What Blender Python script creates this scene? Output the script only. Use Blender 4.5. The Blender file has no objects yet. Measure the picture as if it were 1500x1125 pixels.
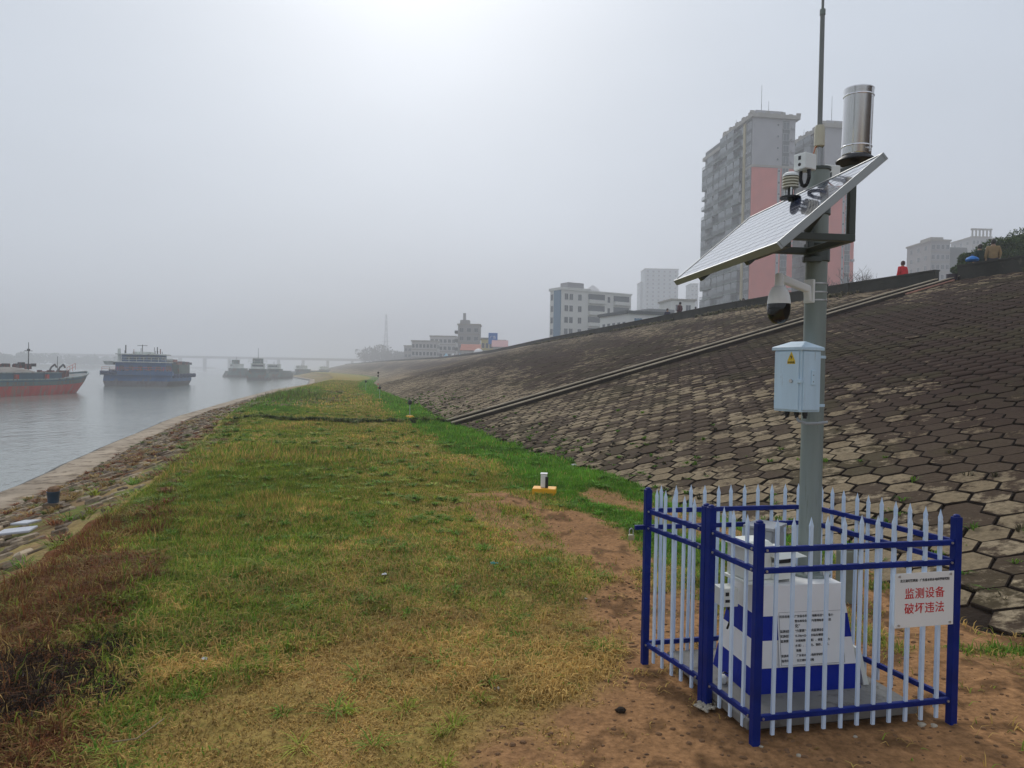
import bpy, math, random
import numpy as np
from mathutils import Vector, Matrix
random.seed(7); rng = np.random.default_rng(7)
PI = math.pi
S = bpy.context.scene
C = S.collection

# ------------------------------------------------------------------ camera, world, sun, exposure
HCAM = 1.75
PITCH = math.atan(17.5 / 1080); ROLL = 0.0184
cam_d = bpy.data.cameras.new('camera'); cam = bpy.data.objects.new('camera', cam_d); C.objects.link(cam)
cam_d.sensor_width = 36; cam_d.lens = 1080 / 1500 * 36
cam_d.clip_start = 0.05; cam_d.clip_end = 6000
CM = Matrix.Rotation(PI / 2 - PITCH, 3, 'X') @ Matrix.Rotation(ROLL, 3, 'Z')
cam.matrix_world = Matrix.Translation((0, 0, HCAM)) @ CM.to_4x4()
S.camera = cam
SUN_EL = math.radians(38); SUN_AZ = math.radians(-8)      # azimuth from +Y towards +X
SUN_DIR = Vector((math.sin(SUN_AZ) * math.cos(SUN_EL), math.cos(SUN_AZ) * math.cos(SUN_EL), math.sin(SUN_EL)))
W = bpy.data.worlds.new('World'); S.world = W; W.use_nodes = True
nt = W.node_tree; N = nt.nodes; Lk = nt.links
for n in list(N): N.remove(n)
wo = N.new('ShaderNodeOutputWorld'); bg = N.new('ShaderNodeBackground'); bg.inputs[1].default_value = 0.135
sky = N.new('ShaderNodeTexSky'); sky.sky_type = 'NISHITA'; sky.sun_disc = False
sky.sun_elevation = SUN_EL; sky.sun_rotation = SUN_AZ; sky.dust_density = 4; sky.air_density = 1.5
hs = N.new('ShaderNodeHueSaturation'); hs.inputs['Saturation'].default_value = 0.25
Lk.new(sky.outputs[0], hs.inputs['Color'])
# even cloud deck: a little brighter overhead and round the hidden sun
geo = N.new('ShaderNodeTexCoord'); nrm = N.new('ShaderNodeVectorMath'); nrm.operation = 'NORMALIZE'
Lk.new(geo.outputs['Generated'], nrm.inputs[0])
dt = N.new('ShaderNodeVectorMath'); dt.operation = 'DOT_PRODUCT'; dt.inputs[1].default_value = SUN_DIR
Lk.new(nrm.outputs[0], dt.inputs[0])
rp = N.new('ShaderNodeValToRGB'); rp.color_ramp.interpolation = 'EASE'
rp.color_ramp.elements[0].position = 0.0; rp.color_ramp.elements[0].color = (0.262, 0.28, 0.325, 1)
rp.color_ramp.elements[1].position = 1.0; rp.color_ramp.elements[1].color = (0.292, 0.33, 0.385, 1)
Lk.new(dt.outputs['Value'], rp.inputs[0])
cl = N.new('ShaderNodeTexNoise'); cl.inputs['Scale'].default_value = 1.6; cl.inputs['Detail'].default_value = 3
mp = N.new('ShaderNodeMapping'); mp.inputs['Scale'].default_value = (1, 1, 2.4)
Lk.new(nrm.outputs[0], mp.inputs[0]); Lk.new(mp.outputs[0], cl.inputs['Vector'])
cr = N.new('ShaderNodeMapRange'); cr.inputs[1].default_value = .25; cr.inputs[2].default_value = .75
cr.inputs[3].default_value = 9.0 * 1.05; cr.inputs[4].default_value = 11.0 * 1.05
Lk.new(cl.outputs[0], cr.inputs[0])
vm = N.new('ShaderNodeVectorMath'); vm.operation = 'SCALE'
Lk.new(rp.outputs[0], vm.inputs[0]); Lk.new(cr.outputs[0], vm.inputs['Scale'])
mx = N.new('ShaderNodeMixRGB'); mx.inputs[0].default_value = 0.9
Lk.new(hs.outputs[0], mx.inputs[1]); Lk.new(vm.outputs[0], mx.inputs[2]); Lk.new(mx.outputs[0], bg.inputs[0])
Lk.new(bg.outputs[0], wo.inputs[0])
sd = bpy.data.lights.new('sun', 'SUN'); sd.energy = 1.35; sd.angle = math.radians(18); sd.color = (1, .96, .9)
so = bpy.data.objects.new('sun', sd); C.objects.link(so)
so.rotation_euler = (-SUN_DIR).to_track_quat('-Z', 'Y').to_euler()
S.view_settings.view_transform = 'Standard'; S.view_settings.look = 'None'
S.view_settings.exposure = 0.42; S.view_settings.gamma = 1.0; S.view_settings.use_curve_mapping = False
S.cycles.use_denoising = True
S.cycles.max_bounces = 6; S.cycles.volume_bounces = 3; S.cycles.diffuse_bounces = 3
HAZE_DENSITY = 0.0017

# ------------------------------------------------------------------ helpers
def ray(px, py):
    return CM @ Vector(((px - 750) / 1080, -(py - 562.5) / 1080, -1))
def gz(px, py, z=0.0):                     # point of the plane z under a photo pixel
    d = ray(px, py); t = (z - HCAM) / d.z
    return Vector((0, 0, HCAM)) + d * t
def at(px, py, Y):                         # point at distance Y
    d = ray(px, py)
    return Vector((0, 0, HCAM)) + d * (Y / d.y)
def proj(P):
    q = (P - np.array([0, 0, HCAM])) @ np.array(CM)
    return 750 + 1080 * q[..., 0] / -q[..., 2], 562.5 - 1080 * q[..., 1] / -q[..., 2], -q[..., 2]

def nmat(name):
    m = bpy.data.materials.new(name); m.use_nodes = True
    return m, m.node_tree.nodes, m.node_tree.links, m.node_tree.nodes['Principled BSDF']
def mat(name, col, rough=.7, metal=0., var=.12, scale=4., col2=None, c2=.55, bump=0., bscale=30., world=False, stretch=None, spec=.5, detail=5):
    if rough >= .9: spec = .1
    m, n, l, b = nmat(name)
    tc = n.new('ShaderNodeNewGeometry') if world else n.new('ShaderNodeTexCoord')
    src = tc.outputs['Position'] if world else tc.outputs['Object']
    if stretch:
        mpp = n.new('ShaderNodeMapping'); mpp.inputs['Scale'].default_value = stretch
        l.new(src, mpp.inputs[0]); src = mpp.outputs[0]
    no = n.new('ShaderNodeTexNoise'); no.inputs['Scale'].default_value = scale; no.inputs['Detail'].default_value = detail
    l.new(src, no.inputs['Vector'])
    r = n.new('ShaderNodeValToRGB')
    e = r.color_ramp.elements
    e[0].position = .3; e[1].position = .7
    e[0].color = (*[c * (1 - var) for c in col], 1); e[1].color = (*[min(1, c * (1 + var)) for c in col], 1)
    l.new(no.outputs[0], r.inputs[0])
    out = r.outputs[0]
    if col2:
        n2 = n.new('ShaderNodeTexNoise'); n2.inputs['Scale'].default_value = scale * 2.3; n2.inputs['Detail'].default_value = 7
        n2.inputs['Roughness'].default_value = .65
        l.new(src, n2.inputs['Vector'])
        mr = n.new('ShaderNodeMapRange'); mr.inputs[1].default_value = c2; mr.inputs[2].default_value = c2 + .1
        l.new(n2.outputs[0], mr.inputs[0])
        x = n.new('ShaderNodeMixRGB'); x.inputs[2].default_value = (*col2, 1)
        l.new(mr.outputs[0], x.inputs[0]); l.new(out, x.inputs[1]); out = x.outputs[0]
    l.new(out, b.inputs['Base Color'])
    b.inputs['Roughness'].default_value = rough; b.inputs['Metallic'].default_value = metal
    b.inputs['Specular IOR Level'].default_value = spec
    if bump:
        nb = n.new('ShaderNodeTexNoise'); nb.inputs['Scale'].default_value = bscale; nb.inputs['Detail'].default_value = 6
        l.new(src, nb.inputs['Vector'])
        bb = n.new('ShaderNodeBump'); bb.inputs['Strength'].default_value = 1; bb.inputs['Distance'].default_value = bump
        l.new(nb.outputs[0], bb.inputs['Height']); l.new(bb.outputs[0], b.inputs['Normal'])
    return m
def attr_mat(name, rough=.8, translucent=0., noise=0., nscale=60., bump=0., bscale=40.):
    m, n, l, b = nmat(name)
    a = n.new('ShaderNodeAttribute'); a.attribute_name = 'col'
    out = a.outputs['Color']
    g = n.new('ShaderNodeNewGeometry')
    if noise:
        no = n.new('ShaderNodeTexNoise'); no.inputs['Scale'].default_value = nscale; no.inputs['Detail'].default_value = 8
        no.inputs['Roughness'].default_value = .7
        l.new(g.outputs['Position'], no.inputs['Vector'])
        mr = n.new('ShaderNodeMapRange'); mr.inputs[1].default_value = .3; mr.inputs[2].default_value = .7
        mr.inputs[3].default_value = 1 - noise; mr.inputs[4].default_value = 1 + noise
        l.new(no.outputs[0], mr.inputs[0])
        s = n.new('ShaderNodeVectorMath'); s.operation = 'SCALE'
        l.new(out, s.inputs[0]); l.new(mr.outputs[0], s.inputs['Scale']); out = s.outputs[0]
    l.new(out, b.inputs['Base Color']); b.inputs['Roughness'].default_value = rough
    b.inputs['Specular IOR Level'].default_value = .06
    if bump:
        nb = n.new('ShaderNodeTexNoise'); nb.inputs['Scale'].default_value = bscale; nb.inputs['Detail'].default_value = 7
        l.new(g.outputs['Position'], nb.inputs['Vector'])
        bb = n.new('ShaderNodeBump'); bb.inputs['Distance'].default_value = bump
        l.new(nb.outputs[0], bb.inputs['Height']); l.new(bb.outputs[0], b.inputs['Normal'])
    if translucent:
        t = n.new('ShaderNodeBsdfTranslucent'); l.new(out, t.inputs[0])
        x = n.new('ShaderNodeMixShader'); x.inputs[0].default_value = translucent
        l.new(b.outputs[0], x.inputs[1]); l.new(t.outputs[0], x.inputs[2])
        l.new(x.outputs[0], n['Material Output'].inputs[0])
    return m

def tag(o, label=None, cat=None, group=None, kind=None):
    if label: o['label'] = label
    if cat: o['category'] = cat
    if group: o['group'] = group
    if kind: o['kind'] = kind
    return o
def empty(name, loc=(0, 0, 0), rz=0., label=None, cat=None, group=None, kind=None):
    o = bpy.data.objects.new(name, None); C.objects.link(o); o.location = loc; o.rotation_euler = (0, 0, rz)
    o.empty_display_size = .2
    return tag(o, label, cat, group, kind)
def link(name, me, parent=None, loc=None, rot=None):
    o = bpy.data.objects.new(name, me); C.objects.link(o)
    if parent: o.parent = parent
    if loc is not None: o.location = loc
    if rot is not None: o.rotation_euler = rot
    return o

class MB:
    def __init__(s): s.v = []; s.f = []; s.m = []
    def add(s, vs, fs, m=0):
        b = len(s.v); s.v += [tuple(p) for p in vs]; s.f += [tuple(i + b for i in f) for f in fs]; s.m += [m] * len(fs); return s
    def box(s, x, y, z, sx, sy, sz, m=0, rz=0., R=None):        # centre and full sizes
        vs = []
        for dz in (-.5, .5):
            for dx, dy in ((-.5, -.5), (.5, -.5), (.5, .5), (-.5, .5)):
                p = Vector((dx * sx, dy * sy, dz * sz))
                if R is not None: p = R @ p
                elif rz: p = Matrix.Rotation(rz, 3, 'Z') @ p
                vs.append((p.x + x, p.y + y, p.z + z))
        return s.add(vs, [(3, 2, 1, 0), (4, 5, 6, 7), (0, 1, 5, 4), (1, 2, 6, 5), (2, 3, 7, 6), (3, 0, 4, 7)], m)
    def b2(s, x0, x1, y0, y1, z0, z1, m=0):
        return s.box((x0 + x1) / 2, (y0 + y1) / 2, (z0 + z1) / 2, x1 - x0, y1 - y0, z1 - z0, m)
    def bar(s, p0, p1, w, h, m=0, up=(0, 0, 1)):
        p0 = Vector(p0); p1 = Vector(p1); d = (p1 - p0); L = d.length; d /= L
        u = Vector(up); x = d.cross(u)
        if x.length < 1e-4: x = d.cross(Vector((1, 0, 0)))
        x.normalize(); z = x.cross(d)
        R = Matrix((x, d, z)).transposed(); c = (p0 + p1) / 2
        return s.box(c.x, c.y, c.z, w, L, h, m, R=R)
    def tube(s, p0, p1, r0, r1=None, n=12, m=0, cap=True):
        r1 = r0 if r1 is None else r1
        p0 = Vector(p0); p1 = Vector(p1); d = (p1 - p0).normalized()
        a = d.cross(Vector((0, 0, 1)))
        if a.length < 1e-3: a = Vector((1, 0, 0))
        a.normalize(); b = d.cross(a)
        vs = []
        for p, r in ((p0, r0), (p1, r1)):
            for i in range(n):
                t = 2 * PI * i / n; vs.append(p + a * math.cos(t) * r + b * math.sin(t) * r)
        fs = [(i, (i + 1) % n, n + (i + 1) % n, n + i) for i in range(n)]
        if cap: fs += [tuple(range(n - 1, -1, -1)), tuple(range(n, 2 * n))]
        return s.add(vs, fs, m)
    def path(s, pts, r, n=8, m=0):
        for a, b in zip(pts[:-1], pts[1:]): s.tube(a, b, r, r, n, m)
        return s
    def lathe(s, prof, n=24, c=(0, 0, 0), m=0, close=True):
        vs = []
        for r, z in prof:
            for i in range(n):
                t = 2 * PI * i / n; vs.append((c[0] + r * math.cos(t), c[1] + r * math.sin(t), c[2] + z))
        fs = []
        for k in range(len(prof) - 1):
            for i in range(n):
                j = (i + 1) % n; fs.append((k * n + i, k * n + j, (k + 1) * n + j, (k + 1) * n + i))
        if close: fs += [tuple(range(n - 1, -1, -1)), tuple(range((len(prof) - 1) * n, len(prof) * n))]
        return s.add(vs, fs, m)
    def prism(s, poly, z0, z1, m=0):
        n = len(poly); vs = [(x, y, z0) for x, y in poly] + [(x, y, z1) for x, y in poly]
        return s.add(vs, [tuple(range(n - 1, -1, -1)), tuple(range(n, 2 * n))] + [(i, (i + 1) % n, n + (i + 1) % n, n + i) for i in range(n)], m)
    def mesh(s, name, mats, smooth=False):
        me = bpy.data.meshes.new(name); me.from_pydata(s.v, [], s.f)
        for mm in (mats if isinstance(mats, (list, tuple)) else [mats]): me.materials.append(mm)
        me.polygons.foreach_set('material_index', s.m)
        if smooth:
            me.polygons.foreach_set('use_smooth', [True] * len(s.f))
            try: me.set_sharp_from_angle(angle=math.radians(40))
            except Exception: pass
        me.update(); return me
    def build(s, name, mats, parent=None, smooth=False, bevel=0., loc=None, rot=None, segs=2):
        o = link(name, s.mesh(name, mats, smooth), parent, loc, rot)
        if bevel:
            b = o.modifiers.new('bevel', 'BEVEL'); b.width = bevel; b.segments = segs; b.limit_method = 'ANGLE'
        return o

def np_mesh(name, verts, faces, mats, col=None, mi=None, smooth=False):
    """verts (n,3); faces (m,k) of one size; col per face corner or per vertex"""
    me = bpy.data.meshes.new(name)
    verts = np.ascontiguousarray(verts, np.float32); faces = np.ascontiguousarray(faces, np.int32)
    k = faces.shape[1]
    me.vertices.add(len(verts)); me.vertices.foreach_set('co', verts.ravel())
    me.loops.add(faces.size); me.loops.foreach_set('vertex_index', faces.ravel())
    me.polygons.add(len(faces)); me.polygons.foreach_set('loop_start', np.arange(0, faces.size, k, dtype=np.int32))
    if mi is not None: me.polygons.foreach_set('material_index', mi.astype(np.int32))
    if smooth: me.polygons.foreach_set('use_smooth', np.ones(len(faces), bool))
    for mm in (mats if isinstance(mats, (list, tuple)) else [mats]): me.materials.append(mm)
    if col is not None:
        a = me.color_attributes.new('col', 'FLOAT_COLOR', 'POINT')
        c4 = np.ones((len(verts), 4), np.float32); c4[:, :3] = col
        a.data.foreach_set('color', c4.ravel())
    me.update(calc_edges=True); me.validate()
    return me

def _h(ix, iy, s):
    h = (ix.astype(np.int64) * 374761393 + iy.astype(np.int64) * 668265263 + s * 1442695041) & 0xffffffff
    h = ((h ^ (h >> 13)) * 1274126177) & 0xffffffff
    return ((h ^ (h >> 16)) & 0xffffff) / float(0xffffff)
def vnoise(x, y, s=0):
    ix = np.floor(x); iy = np.floor(y); fx = x - ix; fy = y - iy
    fx = fx * fx * (3 - 2 * fx); fy = fy * fy * (3 - 2 * fy)
    return (_h(ix, iy, s) * (1 - fx) + _h(ix + 1, iy, s) * fx) * (1 - fy) + (_h(ix, iy + 1, s) * (1 - fx) + _h(ix + 1, iy + 1, s) * fx) * fy
def fbm(x, y, sc=1., o=4, s=0):
    v = 0; a = .5; t = 0
    for i in range(o):
        v = v + a * vnoise(x * sc, y * sc, s + i * 17); t += a; a *= .5; sc *= 2.03
    return v / t
def sst(x, a, b):
    t = np.clip((x - a) / (b - a), 0, 1); return t * t * (3 - 2 * t)

# ------------------------------------------------------------------ plan lines of the place (metres; camera at the origin looking along +Y)
def smooth_line(pts, step=.5):
    pts = np.array(pts, float)
    d = np.r_[0, np.cumsum(np.hypot(*np.diff(pts, axis=0).T))]
    s = np.arange(0, d[-1], step); P = np.c_[np.interp(s, d, pts[:, 0]), np.interp(s, d, pts[:, 1])]
    return s, P
FOOT = [(8.6, -14), (6.2, -5), (3.57, 5.07), (1.755, 12), (.19, 17.2), (-1.98, 24.), (-5.48, 39.6), (-9.92, 56.4), (-17.3, 91), (-27, 150), (-31, 170), (-46, 228), (-80, 335), (-170, 640)]
CREST = [(27.6, -10), (25., -.9), (22.6, 9.6), (20.9, 16.8), (19.3, 22.2), (16.9, 29.2), (12.9, 43.8), (10.2, 61), (3.6, 98), (-4.5, 153), (-9.2, 174), (-22.5, 234), (-58, 345), (-148, 650)]
GRASS = [(-2.0, -14), (-2.4, -5), (-3.49, 5.04), (-4.04, 7.07), (-4.85, 9.7), (-6.4, 15.3), (-11.2, 30.3), (-13.8, 40.4), (-20.6, 73.5), (-25.5, 100), (-36, 150), (-58, 235), (-93, 340), (-185, 640)]
WATER = [(-9.0, -14), (-10.6, -5), (-11.9, 8), (-14.66, 21.1), (-18.8, 34), (-24.3, 52.5), (-31.2, 82.2), (-40.6, 125.4), (-47, 169), (-66, 240), (-105, 345), (-200, 650)]
def xline(pts):
    p = np.array(pts); yy = np.arange(-14, 641, .5); xx = np.interp(yy, p[:, 1], p[:, 0])
    k = np.exp(-.5 * (np.arange(-8, 9) / 3.5) ** 2); k /= k.sum()
    xp = np.r_[xx[0] + (xx[0] - xx[1:9])[::-1], xx, xx[-1] + (xx[-1] - xx[-9:-1])[::-1]]
    xs = np.convolve(xp, k, 'valid')
    return lambda Y: np.interp(Y, yy, xs)
xF, xG, xW = xline(FOOT), xline(GRASS), xline(WATER)
ZC = 5.65                                                     # crest of the levee above the grass
fp = np.array(FOOT); cp = np.array(CREST)
yy_ = np.arange(-14, 639, .25); fx_ = xF(yy_)
s_ = np.r_[0, np.cumsum(np.hypot(np.diff(fx_), .25))]
S0 = float(np.interp(24., yy_, s_))                           # arc length at the foot of the stairs
def foot(s):
    y = np.interp(s, s_, yy_); return np.stack([xF(y), y], -1)
_sf = np.interp(fp[:, 1], yy_, s_)
_k = np.exp(-.5 * (np.arange(-12, 13) / 5.) ** 2); _k /= _k.sum()
_cs = np.arange(0, s_[-1], 1.); _cx = np.interp(_cs, _sf, cp[:, 0]); _cy = np.interp(_cs, _sf, cp[:, 1])
def _sm(a):
    ap = np.r_[2 * a[0] - a[1:13][::-1], a, 2 * a[-1] - a[-13:-1][::-1]]; return np.convolve(ap, _k, 'valid')
_cx, _cy = _sm(_cx), _sm(_cy)
def crest(s): return np.stack([np.interp(s, _cs, _cx), np.interp(s, _cs, _cy)], -1)
LB = 20.0
def lev(s, b, off=0.):
    s = np.asarray(s, float); b = np.asarray(b, float)
    f = foot(s); c = crest(s); v = (b / LB)[..., None]
    xy = f + (c - f) * v
    z = ZC * v[..., 0]
    P = np.concatenate([xy, z[..., None]], -1)
    if np.any(off):
        P = P + lev_n(s) * np.asarray(off)[..., None]
    return P
def lev_frame(s):
    s = np.asarray(s, float)
    f = foot(s); c = crest(s); t = foot(s + .5) - foot(s - .5)
    t3 = np.concatenate([t, 0 * t[..., :1]], -1); t3 /= np.linalg.norm(t3, axis=-1, keepdims=True)
    u3 = np.concatenate([c - f, 0 * t[..., :1] + ZC], -1); u3 /= np.linalg.norm(u3, axis=-1, keepdims=True)
    n = np.cross(u3, t3); n /= np.linalg.norm(n, axis=-1, keepdims=True)
    return t3, u3, n
def lev_n(s): return lev_frame(s)[2]

# ------------------------------------------------------------------ ground colour masks (albedo patches of grass, straw, bare soil)
def seg_dist(x, y, pts):
    d = np.full(np.shape(x), 1e9)
    for (ax, ay), (bx, by) in zip(pts[:-1], pts[1:]):
        t = np.clip(((x - ax) * (bx - ax) + (y - ay) * (by - ay)) / ((bx - ax) ** 2 + (by - ay) ** 2), 0, 1)
        d = np.minimum(d, np.hypot(x - ax - t * (bx - ax), y - ay - t * (by - ay)))
    return d
def masks(x, y):
    n1 = fbm(x, y, .9, 4, 3); n2 = fbm(x, y, 3.2, 4, 9); n3 = fbm(x, y, .33, 3, 21); n4 = fbm(x, y, 7., 3, 31)
    dirt = 1 - sst(np.hypot((x - 1.75) / 1.75, (y - 3.3) / 1.9) + (n1 - .5) * .9 + (n2 - .5) * .5, .72, 1.12)
    dirt = np.maximum(dirt, (1 - sst(seg_dist(x, y, [(-.15, 10.4), (.6, 8.8), (1.0, 7.), (1.1, 5.4), (.8, 4.2)]) + (n1 - .5) * .9 + (n2 - .5) * .5, .18, .55)))
    dirt = np.maximum(dirt, (1 - sst(seg_dist(x, y, [(-.35, 9.4), (.2, 7.6)]) + (n2 - .5) * 1.1, .1, .5)) * .8)
    dirt = np.maximum(dirt, (1 - sst(seg_dist(x, y, [(1.2, 10.7), (1.9, 9.3), (2.3, 8.)]) + (n2 - .5) * .6, .1, .42)) * .9)
    dirt = np.maximum(dirt, sst(x, 2.3, 2.7) * (1 - sst(y, 6.3, 7.3)) * sst(n2 + (n1 - .5), .34, .44))
    dF = xF(y) - x
    bright = (1 - sst(dF + (n1 - .5) * 1.2 + (n4 - .5) * .5, 1.35, 2.0)) * sst(y, 6.2, 7.6)
    bright = np.maximum(bright, (1 - sst(dF + (n1 - .5), .9, 1.4)) * (1 - sst(np.abs(y - 4.9), .35, .8)) * sst(x, 2.4, 2.7))
    bright = np.maximum(bright, .8 * sst(y, 27, 31) * (1 - sst(x - xG(y) + (n1 - .5) * 3, 1.2, 3.4)) * (1 - sst(y, 55, 75)))
    brown = 1 - sst(x + 2.25 + (y - 3.2) * .36 + (n1 - .5) * 1.5 + (n2 - .5) * .5, -.25, .35)
    brown *= 1 - sst(y + (n1 - .5) * 4 + (n2 - .5) * 1.5 + (x + 3.2) * .9, 6.3, 7.8)
    burnt = 1 - sst(np.hypot((x + 2.85) / .75, (y - 3.95) / .60) + (n2 - .5) * 1.6 + (n4 - .5) * .8, .45, 1.25)
    straw = 1 - sst(np.hypot((x - .15) / 2.0, (y - 3.9) / 1.8) + (n1 - .5) * 1.3 + (n2 - .5) * .4, .6, 1.25)
    straw = .9 * straw
    straw = np.maximum(straw, .5 * sst(n3 + (n1 - .5) * .5, .5, .7))
    straw = np.maximum(straw, .75 * sst(n1 + (n2 - .5) * .7 + (n4 - .5) * .3, .6, .72))
    straw = np.maximum(straw, .45 * (1 - sst(np.abs(x - .2 + (y - 9) * .25), 1., 3.0)) * sst(y, 6, 9))
    dark = 1 - sst(np.abs(y - 24.6 + (x + 5) * .05 + (n1 - .5) * .5), .22, .62)
    dark = np.maximum(dark, .9 * (1 - sst(np.hypot((x + 14 + (y - 45) * .2) / 4.2, (y - 45) / 11.) + (n1 - .5) * .9, .5, 1.)) * sst(n1, .36, .5))
    return dict(dirt=np.clip(dirt, 0, 1), bright=bright * (1 - dirt), brown=brown, burnt=burnt, straw=straw, dark=dark, n1=n1, n2=n2, n3=n3, n4=n4)
def gheight(x, y):
    z = (fbm(x, y, .7, 4, 50) - .5) * .18 + (fbm(x, y, 4., 4, 60) - .5) * .08
    m = 1 - sst(np.hypot(x - 1.55, y - 4.1), 1.0, 1.6)         # flat inside the fence
    z = z * (1 - .8 * m) - .008
    z = z - .09 * (1 - sst(np.abs(y - 24.9 + (x + 5) * .05), .1, .9)) + .06 * (1 - sst(np.abs(y - 24.2 + (x + 5) * .05), .1, .8))
    u = x - xG(y)
    z = z - .10 * (1 - sst(u, 0, .8))
    return z
def cmix(a, b, t): return a * (1 - t[..., None]) + np.array(b) * t[..., None]
SOIL = np.array((.40, .215, .098)); STRAW = np.array((.42, .28, .090)); OLIVE = np.array((.27, .315, .045))
GREEN = np.array((.13, .24, .028)); BRIGHT = np.array((.13, .29, .030)); BROWN = np.array((.21, .085, .035)); BURNT = np.array((.032, .019, .013))
def ground_colour(x, y):
    k = masks(x, y)
    c = np.ones(np.shape(x) + (3,)) * (OLIVE * .55 + SOIL * .25)
    c = cmix(c, GREEN * .7, sst(k['n1'], .45, .7) * .5)
    c = cmix(c, STRAW * .7 + SOIL * .1, k['straw'] * .8)
    c = cmix(c, SOIL * .9, sst(k['n2'], .56, .7) * .45)
    c = cmix(c, BRIGHT * .45, k['bright'] * .9)
    c = cmix(c, BROWN * .75, k['brown'])
    c = cmix(c, BURNT, k['burnt'] * .9)
    c = cmix(c, np.array((.11, .13, .03)), k['dark'] * .6)
    d = SOIL * (.82 + .55 * (k['n2'][..., None] - .5) + .5 * (k['n4'][..., None] - .5))
    d = d * (1 - .6 * sst(k['n4'] + (k['n2'] - .5) * .8, .54, .68))[..., None]
    c = c * (1 - k['dirt'][..., None]) + d * k['dirt'][..., None]
    return np.clip(c, .004, 1)

# ------------------------------------------------------------------ GROUND
ys = [-14.]
while ys[-1] < 630: ys.append(ys[-1] + max(.045, .012 * abs(ys[-1] - 1)) if ys[-1] > 2.5 else ys[-1] + .35)
ys = np.array(ys)
nu = 230
u = np.linspace(0, 1, nu)
X = (xG(ys) - .35)[:, None] * (1 - u) + (xF(ys) + .5)[:, None] * u
Y = np.repeat(ys[:, None], nu, 1)
Z = gheight(X, Y)
def grid_faces(r, c):
    i = (np.arange(r - 1)[:, None] * c + np.arange(c - 1)).ravel()
    return np.stack([i, i + 1, i + c + 1, i + c], 1)
V = np.stack([X, Y, Z], -1).reshape(-1, 3)
mat_ground = attr_mat('turf_soil', rough=.95, noise=.42, nscale=26, bump=.012, bscale=38)
g = link('grass_field_ground', np_mesh('ground', V, grid_faces(len(ys), nu), mat_ground, ground_colour(V[:, 0], V[:, 1]), smooth=True))
tag(g, kind='structure')

# ------------------------------------------------------------------ RIVER
def water_mat():
    m, n, l, b = nmat('river_water')
    b.inputs['Base Color'].default_value = (.19, .215, .19, 1); b.inputs['Roughness'].default_value = .12
    b.inputs['IOR'].default_value = 1.33; b.inputs['Specular IOR Level'].default_value = .5
    gg = n.new('ShaderNodeNewGeometry')
    hts = []
    for sc, st, w in ((.9, (1, .55, 1), .035), (3.2, (1, .6, 1), .016), (.12, (1, .5, 1), .06)):
        mpp = n.new('ShaderNodeMapping'); mpp.inputs['Scale'].default_value = st; mpp.inputs['Rotation'].default_value = (0, 0, .35)
        l.new(gg.outputs['Position'], mpp.inputs[0])
        no = n.new('ShaderNodeTexNoise'); no.inputs['Scale'].default_value = sc; no.inputs['Detail'].default_value = 4
        l.new(mpp.outputs[0], no.inputs['Vector'])
        mu = n.new('ShaderNodeMath'); mu.operation = 'MULTIPLY'; mu.inputs[1].default_value = w
        l.new(no.outputs[0], mu.inputs[0]); hts.append(mu.outputs[0])
    a1 = n.new('ShaderNodeMath'); l.new(hts[0], a1.inputs[0]); l.new(hts[1], a1.inputs[1])
    a2 = n.new('ShaderNodeMath'); l.new(a1.outputs[0], a2.inputs[0]); l.new(hts[2], a2.inputs[1])
    bb = n.new('ShaderNodeBump'); bb.inputs['Distance'].default_value = 1.6; bb.inputs['Strength'].default_value = 1.
    l.new(a2.outputs[0], bb.inputs['Height']); l.new(bb.outputs[0], b.inputs['Normal'])
    return m
ZW = -2.25
tag(MB().add([(-1500, -300, ZW), (1500, -300, ZW), (1500, 1600, ZW), (-1500, 1600, ZW)], [(0, 1, 2, 3)]).build('river', water_mat()), kind='structure')

# ------------------------------------------------------------------ CONCRETE TOE STRIP along the water and the stone revetment
m_conc = mat('quay_concrete', (.38, .31, .23), .9, var=.25, scale=.8, col2=(.16, .12, .08), c2=.52, bump=.01, bscale=14, world=True)
m_concd = mat('wet_concrete', (.075, .07, .06), .7, var=.3, scale=1.5, bump=.01, world=True)
ys2 = np.array([-14 + i * .8 for i in range(60)] + [34 + i * 3. for i in range(120)])
w0 = xW(ys2); n_ = len(ys2); jg = (fbm(ys2, ys2 * 0, .8, 3, 5) - .5) * .18
rows = [(w0 + jg, -2.7), (w0 + jg, ZW + .24), (w0 + jg + .28, ZW + .27), (w0 + .32 + jg, ZW + .36), (w0 + 1.75, ZW + .44), (w0 + 1.9, ZW + .1)]
V = np.stack([np.stack([a, ys2, np.full(n_, z)], -1) for a, z in rows], 1).reshape(-1, 3)
F = grid_faces(n_, len(rows)); mi = np.tile(np.array([1, 1, 1, 0, 0]), n_ - 1)
cs = link('concrete_quay_strip', np_mesh('strip', V, F, [m_conc, m_concd], mi=mi)); tag(cs, kind='structure')
# expansion joints lie proud as thin weathered ribs
# revetment base
def rev(y, v, off=0.):                                        # v 0 at strip, 1 at grass edge
    xs = xW(y) + 1.7; xg = xG(y) - .05
    x = xs + (xg - xs) * v
    z = (ZW + .42) + (-.20 - ZW - .42) * (np.clip(v, 0, 2) ** .93 + np.minimum(v, 0)) + off
    return np.stack([x, y, z], -1)
yr = np.array([-14 + i * .3 for i in range(180)] + [40 + 1.5 * i for i in range(200)])
vv = np.linspace(-.04, 1.03, 26)
Yg, Vg = np.meshgrid(yr, vv, indexing='ij')
P = rev(Yg, Vg); P[..., 2] += (fbm(P[..., 0], P[..., 1], 1.5, 3, 77) - .5) * .14 - .03
nz = fbm(P[..., 0], P[..., 1], 1.1, 4, 79)
col = cmix(np.ones(P.shape) * np.array((.25, .165, .085)), (.13, .16, .035), sst(nz, .48, .6))
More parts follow.
